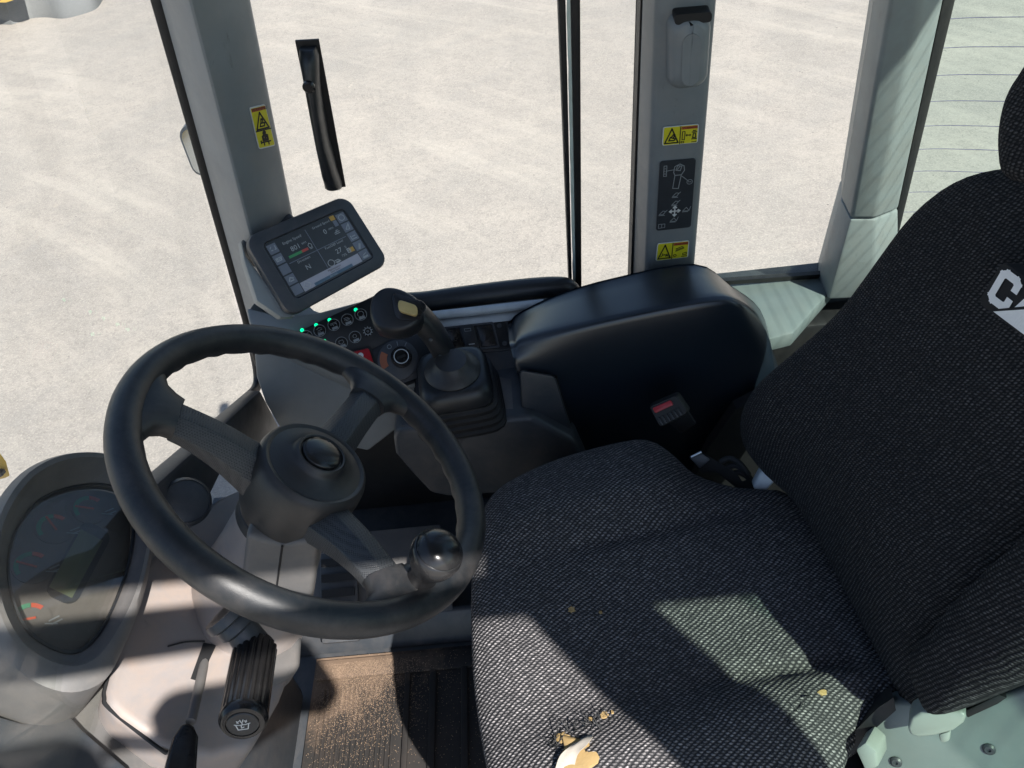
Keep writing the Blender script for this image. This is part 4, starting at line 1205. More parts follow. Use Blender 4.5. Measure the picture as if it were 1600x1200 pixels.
draw('screen_symbol', sf, [[(0.43, 0.64), (0.46, 0.64), (0.465, 0.69), (0.445, 0.72), (0.425, 0.69), (0.43, 0.64)], [(0.43, 0.62), (0.46, 0.62)]], 0.0008, E2, 'uitext', scr)
draw('screen_symbol', sf, [circ(sf, 0.55, 0.245, 0.0048, 16)], 0.0010, E2, 'uitext', scr)
draw('screen_symbol', sf, [[(0.60, 0.25), (0.64, 0.25), (0.66, 0.21), (0.61, 0.20)], [(0.60, 0.22), (0.645, 0.22)]], 0.0011, E2, 'uitext', scr)
draw('screen_symbol', sf, [[(0.77, 0.66), (0.83, 0.66)], [(0.77, 0.685), (0.83, 0.69)], [(0.79, 0.69), (0.80, 0.72), (0.82, 0.715)]], 0.0009, E2, 'uitext', scr)
draw('screen_symbol', sf, [[(0.79, 0.27), (0.79, 0.34), (0.82, 0.34), (0.82, 0.27), (0.79, 0.27)], [(0.80, 0.31), (0.83, 0.31)]], 0.0014, E2, 'uitext', scr)
draw('screen_symbol', sf, [circ(sf, 0.185, 0.10, 0.0060, 4)], 0.0010, E2, 'uitext', scr)
draw('screen_symbol', sf, [[(0.175, 0.11), (0.195, 0.09)]], 0.0010, E2, 'uitext', scr)

# ============================================================ SEAT BELT BUCKLE AND BELT
bf = Fr(*[(0.1675, 0.7369, 0.4612), (0.2094, 0.7395, 0.4853), (0.1942, 0.7613, 0.505), (0.1543, 0.7614, 0.4851)])
bk = thing('belt_buckle', 'black seat belt buckle with a red button beside the seat', 'seat belt buckle', bf.p(0.5, 0.5))
secs = [bf.rrect(0.0, 0.0, 1, 1, 0.005, h) for h in (-0.02, 0.004)] + [bf.rrect(0.04, 0.06, 0.96, 0.94, 0.005, 0.008)]
loft('body', secs, 'pit', bk, ang=35)
prism('red_button', bf.rrect(0.10, 0.62, 0.74, 0.86, 0.002, 0.0105), bf.n * -0.004, 'red', bk, bev=0.001)
for i in range(6):
    a = 0.10 + 0.13 * i
    prism('grip_rib', bf.rect(a, 0.06, a + 0.065, 0.42, 0.0105), bf.n * -0.004, 'black', bk, bev=0.0008)
prism('sleeve', [bf.p(0.12, 0.3, -0.02), bf.p(0.88, 0.3, -0.02), bf.p(0.80, -0.75, -0.045), bf.p(0.25, -0.75, -0.045)], bf.n * -0.012, 'pit', bk, bev=0.003)
bl = thing('seat_belt', 'folded black seat belt webbing with a metal tongue tucked behind the seat cushion', 'seat belt', (0.241, 0.66, 0.4533))
pp = [(0.2, 0.6916, 0.4465), (0.2211, 0.6895, 0.4516), (0.2394, 0.6787, 0.4417), (0.2627, 0.666, 0.4307), (0.2707, 0.6573, 0.4199), (0.2811, 0.6573, 0.4242), (0.2959, 0.6483, 0.4157)]
pq = [(0.2182, 0.675, 0.4233), (0.2374, 0.6723, 0.4267), (0.2524, 0.6622, 0.4165), (0.2706, 0.6494, 0.4033), (0.2754, 0.6433, 0.3955), (0.2876, 0.6451, 0.4033), (0.3043, 0.6368, 0.3966)]
skin('webbing', [pp, pq], 'web', bl, 1, 5, 0.0018, tdir=(0, 0.5, -0.8))
prism('tongue', [(0.1995, 0.6822, 0.4523), (0.2154, 0.6831, 0.4601), (0.2269, 0.6758, 0.453), (0.2125, 0.6715, 0.4404)], (0, 0.004, -0.004), 'dgrey', bl, bev=0.001)
tube('tongue_edge', [(0.1993, 0.6758, 0.463), (0.2133, 0.677, 0.4706)], 0.0018, 'steel', bl, 8)
for i in range(3):
    pp = [(0.242, 0.6782, 0.4419), (0.255, 0.6787, 0.4479), (0.2684, 0.672, 0.4426), (0.2796, 0.6607, 0.4289)]
    bm = bmesh.new()
    add_tube(bm, crom([Vector(p) + Vector((0.006 * i, -0.004 * i, -0.012 * i)) for p in pp], 5), 0.004, 8)
    fin('webbing_fold', bm, 'web', bl, 60)
# ============================================================ OPERATOR SEAT
seat = thing('operator_seat', 'driver seat in black and grey ribbed cloth with torn cushion edge', 'seat', (0.13, 0.45, 0.0))
AX = Vector((0.987, 0.16, 0.0))
BX = Vector((-0.16, 0.987, 0.0))
SC = Vector((0.13, 0.455, 0.43))

def cush_h(q):
    d = q - SC
    u, l = d.dot(AX), d.dot(BX)
    h = 0.0
    far = smooth(0.10, 0.17, l) * (1 - smooth(0.02, 0.16, u))
    near = smooth(0.085, 0.16, -l) * (1 - 0.4 * smooth(0.05, 0.2, u))
    h += 0.022 * far + 0.030 * near
    cr2 = l + 0.108 + 0.10 * (u - 0.10)
    h -= 0.017 * math.exp(-(cr2 / 0.011) ** 2) * smooth(-0.06, 0.10, u)
    h += 0.0030 * math.sin(u * 150 + l * 60) * math.exp(-((cr2 + 0.03) / 0.028) ** 2) * smooth(0.0, 0.15, u)
    h += 0.0016 * math.sin(l * 120 + u * 25) * smooth(0.08, 0.20, u)
    h -= 0.007 * math.exp(-((l - 0.105) / 0.010) ** 2) * smooth(-0.16, -0.05, u)
    h -= 0.012 * math.exp(-((u - 0.02) / 0.16) ** 2 - (l / 0.10) ** 2)
    h += 0.0022 * noise.noise(q * 14)
    return h
cl_ = [(-0.1066, 0.6124, 0.425), (-0.0874, 0.6593, 0.425), (-0.0509, 0.687, 0.425), (0.0133, 0.7135, 0.425), (0.0896, 0.7308, 0.425), (0.1473, 0.7333, 0.425), (0.1807, 0.6996, 0.425), (0.2042, 0.6616, 0.425), (0.255, 0.6329, 0.425), (0.3346, 0.6039, 0.425), (0.3661, 0.4651, 0.425), (0.3875, 0.3305, 0.425), (0.3484, 0.3115, 0.425), (0.301, 0.2951, 0.425), (0.2584, 0.2503, 0.425), (0.1751, 0.1893, 0.425), (0.0437, 0.1605, 0.425), (-0.0415, 0.1848, 0.425), (-0.0904, 0.255, 0.425), (-0.1108, 0.3503, 0.425), (-0.1174, 0.4359, 0.425), (-0.1164, 0.5332, 0.425)]
cu = pillow('cushion', cl_, (0, 0, 1), 0.046, 'fabric', seat, cush_h, rings=56, power=3.2, back=0.10, origin=(0.13, 0.45, 0.43))

def surf(ob, x, y):
    """height of a surface of the seat under a point of the plan"""
    base = root_loc(ob)
    ok, loc, nr, ix = ob.ray_cast(Vector((x, y, 2.0)) - base, Vector((0, 0, -1)))
    return (loc + base, nr) if ok else (Vector((x, y, 0.46)), Vector((0, 0, 1)))
bpy.context.view_layer.update()
# torn patches showing foam
def torn(name, x, y, r, mat, seed, h=0.0015, sx=1.0, ang=0.0):
    rnd = random.Random(seed)
    p, n_ = surf(cu, x, y)
    a, b, c = basis(n_)
    k = 14
    lo = []
    for i in range(k):
        t = 2 * math.pi * i / k
        rr = r * rnd.uniform(0.65, 1.15)
        u, v = rr * math.cos(t) * sx, rr * math.sin(t)
        lo.append(p + a * (u * math.cos(ang) - v * math.sin(ang)) + b * (u * math.sin(ang) + v * math.cos(ang)))
    bm = bmesh.new()
    rows = []
    for s, hh in ((1.0, -0.003), (0.97, h * 0.6), (0.75, h), (0.4, h * 0.7)):
        rows.append([p + (q - p) * s + c * (hh + rnd.uniform(-0.0006, 0.0006)) for q in lo])
    add_loft(bm, rows)
    return fin(name, bm, mat, seat, 60)
for i, ((x, y, z), r, sx, an) in enumerate(zip([(-0.0151, 0.3057, 0.468), (0.0164, 0.3238, 0.468), (0.0314, 0.3273, 0.468), (0.0407, 0.3293, 0.468), (0.2655, 0.3305, 0.468), (0.0094, 0.4594, 0.468), (0.0435, 0.4543, 0.468)], (0.0075, 0.0042, 0.0045, 0.0028, 0.0042, 0.0045, 0.0025), (1.1, 0.7, 1.2, 0.6, 1.6, 1.0, 1.0), (0, 0.5, 0.7, 0.2, 0.3, 0, 0))):
    torn('exposed_foam', x, y, r, 'foam', i + 3, sx=sx, ang=an)
tx = (-0.0003, 0.2851, 0.468)
torn('exposed_foam', tx[0], tx[1], 0.024, 'foam', 20, 0.002, 0.9, 0.4)
# curled pale flap of torn cloth
fl = []
rf2 = random.Random(9)
for row, hh in (([(-0.0033, 0.2973, 0.478), (0.0038, 0.3006, 0.478), (0.0103, 0.3046, 0.478), (0.0164, 0.3041, 0.478)], 0.003), ([(-0.0107, 0.2902, 0.478), (-0.003, 0.2934, 0.478), (0.006, 0.2965, 0.478), (0.0149, 0.2977, 0.478)], 0.010), ([(-0.0181, 0.2832, 0.478), (-0.0098, 0.2863, 0.478), (-0.0001, 0.2893, 0.478), (0.0073, 0.29, 0.478)], 0.011), ([(-0.0256, 0.2738, 0.478), (-0.0146, 0.2779, 0.478), (-0.0063, 0.281, 0.478), (-0.0003, 0.2817, 0.478)], 0.009), ([(-0.0308, 0.2583, 0.478), (-0.0214, 0.2612, 0.478), (-0.0134, 0.263, 0.478), (-0.0081, 0.2638, 0.478)], 0.005)):
    fl.append([surf(cu, x, y)[0] + Vector((rf2.uniform(-.0012, .0012), rf2.uniform(-.0012, .0012), hh * 0.8 + rf2.uniform(-.0008, .0008))) for x, y, z in row])
skin('torn_flap', fl, 'foamw', seat, 3, 3, 0.0015, tdir=(0, 0, -1))
bm = bmesh.new()
rnd = random.Random(5)
for (x, y, z) in [(-0.0233, 0.3064, 0.468), (-0.0213, 0.2984, 0.468), (0.0101, 0.3169, 0.468), (0.0179, 0.319, 0.468), (0.0251, 0.3265, 0.468), (0.0352, 0.3243, 0.468), (0.0263, 0.3089, 0.468), (-0.0077, 0.3117, 0.468), (-0.0005, 0.3145, 0.468), (-0.0278, 0.3015, 0.468), (0.2305, 0.3117, 0.468), (0.2501, 0.327, 0.468), (0.2168, 0.2996, 0.468)]:
    p, n_ = surf(cu, x, y)
    for j in range(4):
        d = Vector((rnd.uniform(-1, 1), rnd.uniform(-1, 1), rnd.uniform(0.1, 0.7))).normalized() * rnd.uniform(0.006, 0.014)
        e = Vector((rnd.uniform(-1, 1), rnd.uniform(-1, 1), 0.2)).normalized() * 0.005
        add_tube(bm, [p, p + d * 0.5 + e * 0.4, p + d + e], 0.0005, 4)
fr_ = fin('frayed_threads', bm, 'web', seat)
fr_['kind'] = 'stuff'

# backrest
BN = Vector((-0.9636, -0.1471, 0.2232))
bo = Vector((.34, .48, .47))
BU = Vector((0.226, 0.0, 0.974))
def back_h(q):
    d = q - bo
    l = d.dot(Vector((-0.15, 0.988, 0)))
    z = d.z
    h = 0.030 * smooth(0.10, 0.23, l) * (1 - smooth(0.12, 0.34, z))
    h += 0.012 * math.exp(-((z - 0.14) / 0.09) ** 2)
    h -= 0.010 * math.exp(-((l - 0.02) / 0.16) ** 2)
    h += 0.0022 * noise.noise(q * 12)
    return h
bl_ = [(0.3264, 0.5701, 0.4706), (0.3106, 0.6411, 0.4491), (0.3017, 0.6983, 0.4485), (0.3052, 0.7274, 0.4828), (0.3194, 0.7245, 0.5423), (0.3413, 0.6987, 0.6197), (0.3674, 0.6696, 0.7133), (0.3898, 0.6571, 0.8019), (0.4045, 0.6471, 0.8585), (0.4177, 0.6254, 0.9012), (0.4304, 0.5902, 0.9329), (0.443, 0.5376, 0.9529), (0.448, 0.4822, 0.9377), (0.4454, 0.4207, 0.8863), (0.4366, 0.3722, 0.8161), (0.4251, 0.3426, 0.7469), (0.4062, 0.3235, 0.6529), (0.3892, 0.3074, 0.5686), (0.3671, 0.3052, 0.4719), (0.3571, 0.3583, 0.4637), (0.343, 0.4594, 0.4694)]
pillow('backrest', bl_, BN, 0.045, 'fabric2', seat, back_h, rings=30, power=3.0, back=0.09, origin=tuple(bo))
# side wing of the backrest on the door side
wing = [(0.3425, 0.3305, 0.539), (0.3446, 0.291, 0.522), (0.3511, 0.2758, 0.5403), (0.3659, 0.2657, 0.5973), (0.382, 0.257, 0.6613), (0.3969, 0.2596, 0.7273), (0.4054, 0.2792, 0.7769), (0.4086, 0.3113, 0.812), (0.4039, 0.3294, 0.8037), (0.3959, 0.3367, 0.7737), (0.3866, 0.3404, 0.736), (0.3667, 0.3414, 0.6509), (0.3533, 0.3363, 0.5896)]
pillow('side_wing', wing, (-0.7675, -0.307, 0.5628), 0.034, 'fabric2', seat, None, rings=18, power=2.4, back=0.06, origin=tuple(bo))
# headrest
hl = [(0.4188, 0.5483, 0.945), (0.4181, 0.5673, 0.9545), (0.4201, 0.5844, 0.9743), (0.4236, 0.5951, 0.9967), (0.428, 0.5959, 1.0161), (0.4333, 0.5894, 1.0345), (0.4449, 0.5406, 1.0526), (0.4503, 0.4933, 1.0446), (0.4497, 0.4595, 1.0197), (0.4428, 0.4602, 0.9907), (0.4288, 0.5101, 0.9628)]
pillow('headrest', hl, BN, 0.04, 'fabric2', seat, None, rings=14, back=0.07, origin=tuple(bo))
# logo patch on the backrest
pf = Fr(*[(0.3749, 0.4899, 0.8692), (0.3904, 0.4035, 0.8794), (0.3977, 0.4099, 0.915), (0.3836, 0.4937, 0.9093)])
pt = prism('logo_patch', pf.rrect(0, 0, 1, 1, 0.006, 0.0), pf.n * -0.016, 'cloth', seat, bev=0.0012)
bm = bmesh.new()
def glyph(lines, wd=0.0):
    strokes(bm, pf, lines, wd, 0.0013)
glyph([[(0.30, 0.70), (0.30, 0.80), (0.26, 0.86), (0.14, 0.86), (0.10, 0.80), (0.10, 0.34), (0.14, 0.27), (0.26, 0.27), (0.30, 0.33), (0.30, 0.42)]], 0.0066)
glyph([[(0.40, 0.24), (0.50, 0.88), (0.60, 0.24)]], 0.0066)
glyph([[(0.66, 0.86), (0.92, 0.86)], [(0.79, 0.86), (0.79, 0.24)]], 0.0066)
fin('embroidered_letters', bm, 'stitch', pt)
bm = bmesh.new()
add_prism(bm, [pf.p(0.22, 0.08, 0.0019), pf.p(0.78, 0.08, 0.0019), pf.p(0.50, 0.52, 0.0019)], pf.n * -0.0006)
fin('embroidered_triangle', bm, 'stitch', pt)
bm = bmesh.new()
add_prism(bm, [pf.p(0.16, 0.04, 0.0015), pf.p(0.84, 0.04, 0.0015), pf.p(0.50, 0.60, 0.0015)], pf.n * -0.0004)
fin('triangle_border', bm, 'cloth', pt)
# plastic side parts of the seat, door side
sp_ = [(0.3017, 0.3, 0.4299), (0.3181, 0.3098, 0.4572), (0.3334, 0.3161, 0.4787), (0.3573, 0.3077, 0.4875), (0.3777, 0.2944, 0.4869), (0.4028, 0.2925, 0.5056), (0.4222, 0.2945, 0.5247), (0.4546, 0.2947, 0.5526), (0.5068, 0.2653, 0.5569), (0.4819, 0.1842, 0.4256), (0.3427, 0.2087, 0.3407), (0.3069, 0.2693, 0.3926)]
prism('side_cover', sp_, (0.03, 0.05, -0.05), 'seatpl', seat, bev=0.006, seg=3)
for p_ in [(0.4096, 0.2633, 0.4717), (0.3343, 0.2738, 0.422)]:
    lathe('cover_screw', p_, (-.45, -.72, .53), [(0.006, -0.002), (0.006, 0.0015), (0.004, 0.003), (0.002, 0.003), (0.0018, 0.0015), (0.0002, 0.0015)], 'dgrey', seat, 16)
prism('lever_recess', [(0.3842, 0.2875, 0.5095), (0.4103, 0.2908, 0.5361), (0.4168, 0.2873, 0.5369), (0.4102, 0.2852, 0.5284), (0.387, 0.2826, 0.5053)], (0.004, 0.006, -0.005), 'pit', seat, bev=0.001)
prism('recline_lever', [(0.3258, 0.2775, 0.5061), (0.3291, 0.2832, 0.5166), (0.3372, 0.2846, 0.5254), (0.3519, 0.2814, 0.5335), (0.3672, 0.2772, 0.5408), (0.3714, 0.2733, 0.5391), (0.369, 0.2692, 0.5314), (0.3612, 0.2665, 0.5212), (0.3476, 0.2669, 0.5101), (0.3346, 0.2691, 0.5021), (0.3277, 0.2725, 0.5009)], (0.016, 0.024, -0.018), 'pale', seat, bev=0.004, seg=3)
prism('lever_stub', [(0.3502, 0.2677, 0.5107), (0.36, 0.2675, 0.5188), (0.3588, 0.2606, 0.5084), (0.352, 0.2611, 0.5033)], (0.012, 0.018, -0.014), 'pale', seat, bev=0.003)
prism('adjust_tab', [(0.2829, 0.2753, 0.4634), (0.2918, 0.2781, 0.4748), (0.301, 0.2689, 0.4702), (0.3016, 0.2586, 0.4566), (0.2907, 0.2587, 0.4476)], (0.02, 0.02, -0.01), 'pale', seat, bev=0.003)
prism('dark_gap', [(0.2834, 0.2933, 0.4341), (0.3147, 0.3086, 0.4813), (0.3278, 0.3117, 0.4968), (0.3296, 0.3028, 0.4861), (0.3107, 0.295, 0.4595), (0.309, 0.284, 0.4432), (0.3003, 0.2889, 0.4425), (0.2897, 0.2828, 0.4251)], (0.01, 0.02, -0.02), 'pit', seat)
prism('belt_anchor_lever', [(0.2743, 0.6274, 0.4439), (0.2851, 0.637, 0.4613), (0.2954, 0.6421, 0.4728), (0.3056, 0.6316, 0.4648), (0.3034, 0.6255, 0.4561), (0.2898, 0.619, 0.4411), (0.2802, 0.6214, 0.4394)], (0.004, 0.02, -0.012), 'rail', seat, bev=0.004, seg=3)  # sun spot on the lever is put into its brighter colour
bm = bmesh.new()
add_box(bm, (-0.02, 0.24, 0.06), (0.34, 0.66, 0.34))
fin('suspension_base', bm, 'rubber', seat, bev=0.02)
box('base_plate', (-0.06, 0.22, 0.002), (0.38, 0.68, 0.055), 'dgrey', seat, bev=0.006)

# ============================================================ STEERING WHEEL
wc = Vector((-.234, .504, .733))
wN = Vector((0.6159, 0.131, 0.7769))
whl = thing('steering_wheel', 'black three spoke steering wheel with round spinner knob on its rim', 'steering wheel', wc - wN * 0.06)
wa = Vector((0, 1, 0)) - wN * wN.y
wa.normalize()
wb = wN.cross(wa)
RR = 0.1805
bm = bmesh.new()
NR = 96
secs = []
for i in range(NR):
    th = 2 * math.pi * i / NR
    d = wa * math.cos(th) + wb * math.sin(th)
    sec = []
    for j in range(20):
        ph = 2 * math.pi * j / 20
        # finger bumps on the underside and inner side of the grip
        fb = 0.0011 * max(0, -math.sin(ph + 0.6)) * math.sin(th * 58)
        sec.append(wc + d * (RR + 0.0008 + (0.0156 + fb) * math.cos(ph)) + wN * (0.0170 + fb) * math.sin(ph))
    secs.append(sec)
secs.append(secs[0])
add_loft(bm, secs, cap=False)
fin('rim', bm, 'rim', whl, 60)
lathe('hub', wc, wN, [(0.0445, -0.085), (0.050, -0.080), (0.0555, -0.066), (0.0585, -0.040), (0.0590, -0.022), (0.0580, -0.010), (0.0555, -0.003), (0.0525, -0.0005), (0.0500, -0.0008), (0.0485, -0.0018), (0.0465, -0.0012), (0.042, 0.0005), (0.030, 0.0050), (0.0275, 0.0085), (0.0262, 0.0125), (0.0245, 0.0138), (0.0228, 0.0132), (0.0222, 0.0105), (0.0002, 0.0105)], 'hub', whl, 64, ang=40)
lathe('hub_button', wc, wN, [(0.0205, 0.0105), (0.0207, 0.0140), (0.0198, 0.0154), (0.015, 0.0170), (0.008, 0.0182), (0.0002, 0.0186)], 'gloss', whl, 40, ang=60)
for tgt in [(-0.3722, 0.5037, 0.8426), (-0.195, 0.6614, 0.6756), (-0.1516, 0.3727, 0.6898)]:
    d = Vector(tgt) - wc
    d = (d - wN * d.dot(wN)).normalized()
    t = wN.cross(d)
    secs = []
    for r, h, w0, w1, w2, th in ((0.040, -0.034, 0.022, 0.052, 0.044, 0.046), (0.060, -0.026, 0.020, 0.049, 0.040, 0.042), (0.090, -0.014, 0.018, 0.044, 0.035, 0.035), (0.120, -0.006, 0.018, 0.042, 0.033, 0.028), (0.140, -0.003, 0.019, 0.043, 0.033, 0.025)):
        c = wc + d * r + wN * h
        secs.append([c + t * (sx * w_ / 2) + wN * z for sx, w_, z in ((1, w0, th * 0.42), (1, w1, -th * 0.05), (1, w2, -th * 0.62), (-1, w2, -th * 0.62), (-1, w1, -th * 0.05), (-1, w0, th * 0.42))])
    secs = [crom([s[k] for s in secs], 3) for k in range(6)]
    secs = [[s[i] for s in secs] for i in range(len(secs[0]))]
    sp = loft('spoke', secs, 'dimple', whl, ang=30, bev=0.0015, seg=2)
    # smooth flared joint between spoke and rim
    secs = []
    for r, h, w1, th in ((0.1385, -0.003, 0.045, 0.028), (0.148, -0.001, 0.050, 0.028), (0.158, 0.0, 0.064, 0.028), (0.167, 0.0, 0.094, 0.028), (0.1765, 0.0, 0.125, 0.023)):
        c = wc + d * r + wN * h
        sec = []
        for j in range(20):
            ph = 2 * math.pi * j / 20
            off = w1 / 2 * math.copysign(abs(math.cos(ph)) ** 0.7, math.cos(ph))
            rr2 = r - max(0.0, r - math.sqrt(max(0, (r * r - off * off)))) * 0.9
            sec.append(wc + d * rr2 + t * off + wN * (h + th / 2 * math.copysign(abs(math.sin(ph)) ** 0.8, math.sin(ph)) - 0.001))
        secs.append(sec)
    loft('spoke_flare', secs, 'rim', sp, ang=60)
# spinner knob
kb0 = Vector((-0.132, 0.387, 0.6847))
kax = Vector((-0.1051, 0.388, 0.7327)) - kb0
kax.normalize()
kn_ = lathe('spinner_knob', kb0, kax, [(0.0165, -0.012), (0.0155, -0.002), (0.0140, 0.008), (0.0145, 0.015), (0.0175, 0.023), (0.0215, 0.031), (0.0240, 0.039), (0.0245, 0.046), (0.0232, 0.0520), (0.0222, 0.0528), (0.0217, 0.0525), (0.0195, 0.0572), (0.0150, 0.0615), (0.0080, 0.0640), (0.0002, 0.0645)], 'knob', whl, 48, ang=50)
lathe('knob_seat', kb0, wN, [(0.022, -0.016), (0.021, -0.002), (0.017, 0.002), (0.002, 0.002)], 'rim', whl, 36, ang=50)

# ============================================================ STEERING COLUMN
colm = thing('steering_column', 'dusty grey steering column cover rising from the dash to the wheel hub', 'steering column', (-0.40, 0.46, 0.0))
sn = Vector((0.5517, 0.0502, 0.8325))
cov = [(-0.4119, 0.6757, 0.505), (-0.4409, 0.6381, 0.5265), (-0.4629, 0.5966, 0.5436), (-0.4842, 0.5492, 0.5605), (-0.4956, 0.5022, 0.5709), (-0.4906, 0.4348, 0.5717), (-0.4848, 0.3598, 0.5723), (-0.479, 0.3445, 0.5694), (-0.4662, 0.3334, 0.5616), (-0.4266, 0.3098, 0.5368), (-0.3827, 0.3048, 0.508), (-0.3494, 0.3204, 0.485), (-0.3325, 0.3806, 0.4702), (-0.3231, 0.4467, 0.46), (-0.324, 0.5672, 0.4533), (-0.345, 0.6576, 0.4618)]
prism('column_cover', cov, sn * -0.10, 'dash', colm, bev=0.012, seg=4)
# neck
top = [wc - wN * 0.075 + (wa * math.cos(t) + wb * math.sin(t)) * 0.046 for t in [2 * math.pi * i / 32 for i in range(32)]]
nb = ccrom([(-0.4453, 0.5094, 0.5324), (-0.4304, 0.5785, 0.5184), (-0.4014, 0.629, 0.4961), (-0.3632, 0.643, 0.4699), (-0.328, 0.6004, 0.4491), (-0.3207, 0.5219, 0.4491), (-0.3257, 0.4571, 0.4563), (-0.3469, 0.4238, 0.4723), (-0.3835, 0.4189, 0.4968), (-0.4156, 0.434, 0.5172), (-0.433, 0.4645, 0.5269)], 6)
nb_c = sum(nb, Vector()) / len(nb)
def near_loop(loop, ref):
    """resample the closed loop so that it lines up with ref by angle about the column axis"""
    out = []
    cR = sum(ref, Vector()) / len(ref)
    for p in ref:
        d = (p - cR).normalized()
        out.append(max(loop, key=lambda q: ((q - nb_c) - wN * (q - nb_c).dot(wN)).normalized().dot(d)))
    return out
nbr = near_loop(nb, top)
mid_ = [a.lerp(b, 0.55) for a, b in zip(top, nbr)]
mc = sum(mid_, Vector()) / len(mid_)
mid_ = [mc + (p - mc) * 0.97 for p in mid_]
loft('column_neck', [nbr, mid_, [a.lerp(b, 0.12) for a, b in zip(top, nbr)], top], 'dash', colm, ang=60)
lathe('neck_collar', wc, wN, [(0.046, -0.098), (0.0485, -0.096), (0.0485, -0.085), (0.046, -0.082)], 'hub', colm, 40)
nbn = Vector((-0.047, -0.9989, -0.0031))
bm = bmesh.new()
bx_ = [(-0.3025, 0.4392, 0.7095), (-0.2732, 0.4379, 0.6883), (-0.232, 0.436, 0.6958), (-0.268, 0.438, 0.5957), (-0.3086, 0.4402, 0.5002), (-0.3434, 0.4418, 0.5068), (-0.3706, 0.4429, 0.5469)]
add_prism(bm, bx_, nbn * -0.05)
fin('front_block', bm, 'mgrey', colm, bev=0.007, seg=3)
tube('panel_joint', [(-0.2727, 0.4375, 0.6877), (-0.3048, 0.4393, 0.6069), (-0.3419, 0.4413, 0.5091)], 0.0011, 'pit', colm, 6)
prism('pod_side', [(-0.3408, 0.4504, 0.4811), (-0.3198, 0.4641, 0.4663), (-0.3155, 0.419, 0.4662), (-0.3325, 0.3964, 0.4788), (-0.357, 0.3793, 0.4961), (-0.3606, 0.4171, 0.4962)], sn * -0.05, 'mgrey', colm, bev=0.01, seg=3)
# lever slot and panel joints
prism('lever_slot', [(-0.4151, 0.4294, 0.5234), (-0.403, 0.429, 0.5154), (-0.4091, 0.3844, 0.5221), (-0.4174, 0.3857, 0.5275)], sn * -0.004, 'pit', colm)
tube('panel_joint', crom([(-0.504, 0.5343, 0.5673), (-0.4989, 0.4778, 0.5674), (-0.492, 0.4304, 0.5657), (-0.4885, 0.3692, 0.567), (-0.4859, 0.3544, 0.5662), (-0.4783, 0.3435, 0.5618), (-0.4292, 0.3107, 0.5313), (-0.4222, 0.3079, 0.5268)], 5), 0.0022, 'pit', colm, 6)
tube('panel_joint', crom([(-0.4454, 0.4178, 0.5437), (-0.4312, 0.4266, 0.5338), (-0.4145, 0.4314, 0.5224)], 5), 0.0009, 'pit', colm, 6)
tube('panel_joint', crom([(-0.4035, 0.4307, 0.5152), (-0.3913, 0.4304, 0.5071)], 5), 0.0009, 'pit', colm, 6)

# hand lever in front of the column
lv = thing('tilt_lever', 'thin rod lever with a flat black grip in front of the column cover', 'lever', (-0.4116, 0.4104, 0.5208))
l0 = Vector((-0.4153, 0.4216, 0.5105))
l1 = Vector((-0.3936, 0.3279, 0.5499))
tube('rod', [l0, l0.lerp(l1, 0.5) + sn * 0.004, l1], 0.0052, 'mgrey', lv, 12)
gp = [(-0.3919, 0.3254, 0.5561), (-0.3971, 0.3231, 0.5597), (-0.4008, 0.3096, 0.5629), (-0.4008, 0.2878, 0.5642), (-0.399, 0.2556, 0.565), (-0.3745, 0.2558, 0.5488), (-0.3762, 0.2822, 0.5483), (-0.3812, 0.3128, 0.5498), (-0.387, 0.3223, 0.553)]
prism('grip', gp, sn * -0.014, 'gloss', lv, bev=0.0045, seg=3)

# ------------------------------------------------------------ wiper stalk
ws_ = thing('wiper_stalk', 'thick ribbed black stalk with a washer symbol on its end below the wheel', 'control stalk', (-0.3722, 0.44, 0.5238))
w0 = Vector((-0.3308, 0.395, 0.5714))
w1 = Vector((-0.314, 0.298, 0.6041))
wd = (w1 - w0).normalized()
Lw = (w1 - w0).length
bm = bmesh.new()
NF = 144
secs = []
for s in [0.0, 0.03, 0.06, 0.86, 0.90]:
    r0 = 0.0225 if s > 0.03 else 0.019
    a, b, c = basis(wd)
    sec = []
    for j in range(NF):
        th = 2 * math.pi * j / NF
        gr_ = 0.0
        if s in (0.06, 0.86):
            gr_ = -0.0020 * (0.5 + 0.5 * math.cos(th * 18)) ** 3
        sec.append(w0 + wd * (Lw * s) + (a * math.cos(th) + b * math.sin(th)) * (r0 + gr_))
    secs.append(sec)
add_loft(bm, secs)
fin('ribbed_sleeve', bm, 'gloss', ws_, 60)
lathe('end_cap', w0 + wd * Lw * 0.90, wd, [(0.0225, 0.0), (0.0232, 0.003), (0.0225, Lw * 0.06), (0.020, Lw * 0.095), (0.0175, Lw * 0.10), (0.0160, Lw * 0.10), (0.0155, Lw * 0.085), (0.0002, Lw * 0.085)], 'gloss', ws_, 48, ang=35)
ec = w0 + wd * (Lw * 0.985)
lathe('end_button', ec, wd, [(0.0148, -0.004), (0.0148, 0.0015), (0.0138, 0.0022), (0.0002, 0.0022)], 'black', ws_, 40)
cr_ = RV - wd * RV.dot(wd)
cr_.normalize()
wf = KF(ec, cr_, wd.cross(cr_), wd)
k = 0.0075
bm = bmesh.new()
strokes(bm, wf, [[(x * k, y * k) for x, y in L_] for L_ in ([(-.8, .2), (-.6, -.7), (.6, -.7), (.8, .2)], [(-.95, .25), (-.4, .1), (.4, .1), (.95, .25)], [(-.15, .1), (-.15, -.45), (.15, -.3)], [(0, .1), (0, .55)], [(-.6, .8), (-.45, .45)], [(-.2, .95), (-.1, .6)], [(.2, .95), (.1, .6)], [(.6, .8), (.45, .45)], [(-.35, .75), (-.6, .55)], [(.35, .75), (.6, .55)])], 0.0009, 0.0028)
fin('washer_symbol', bm, 'white', ws_)
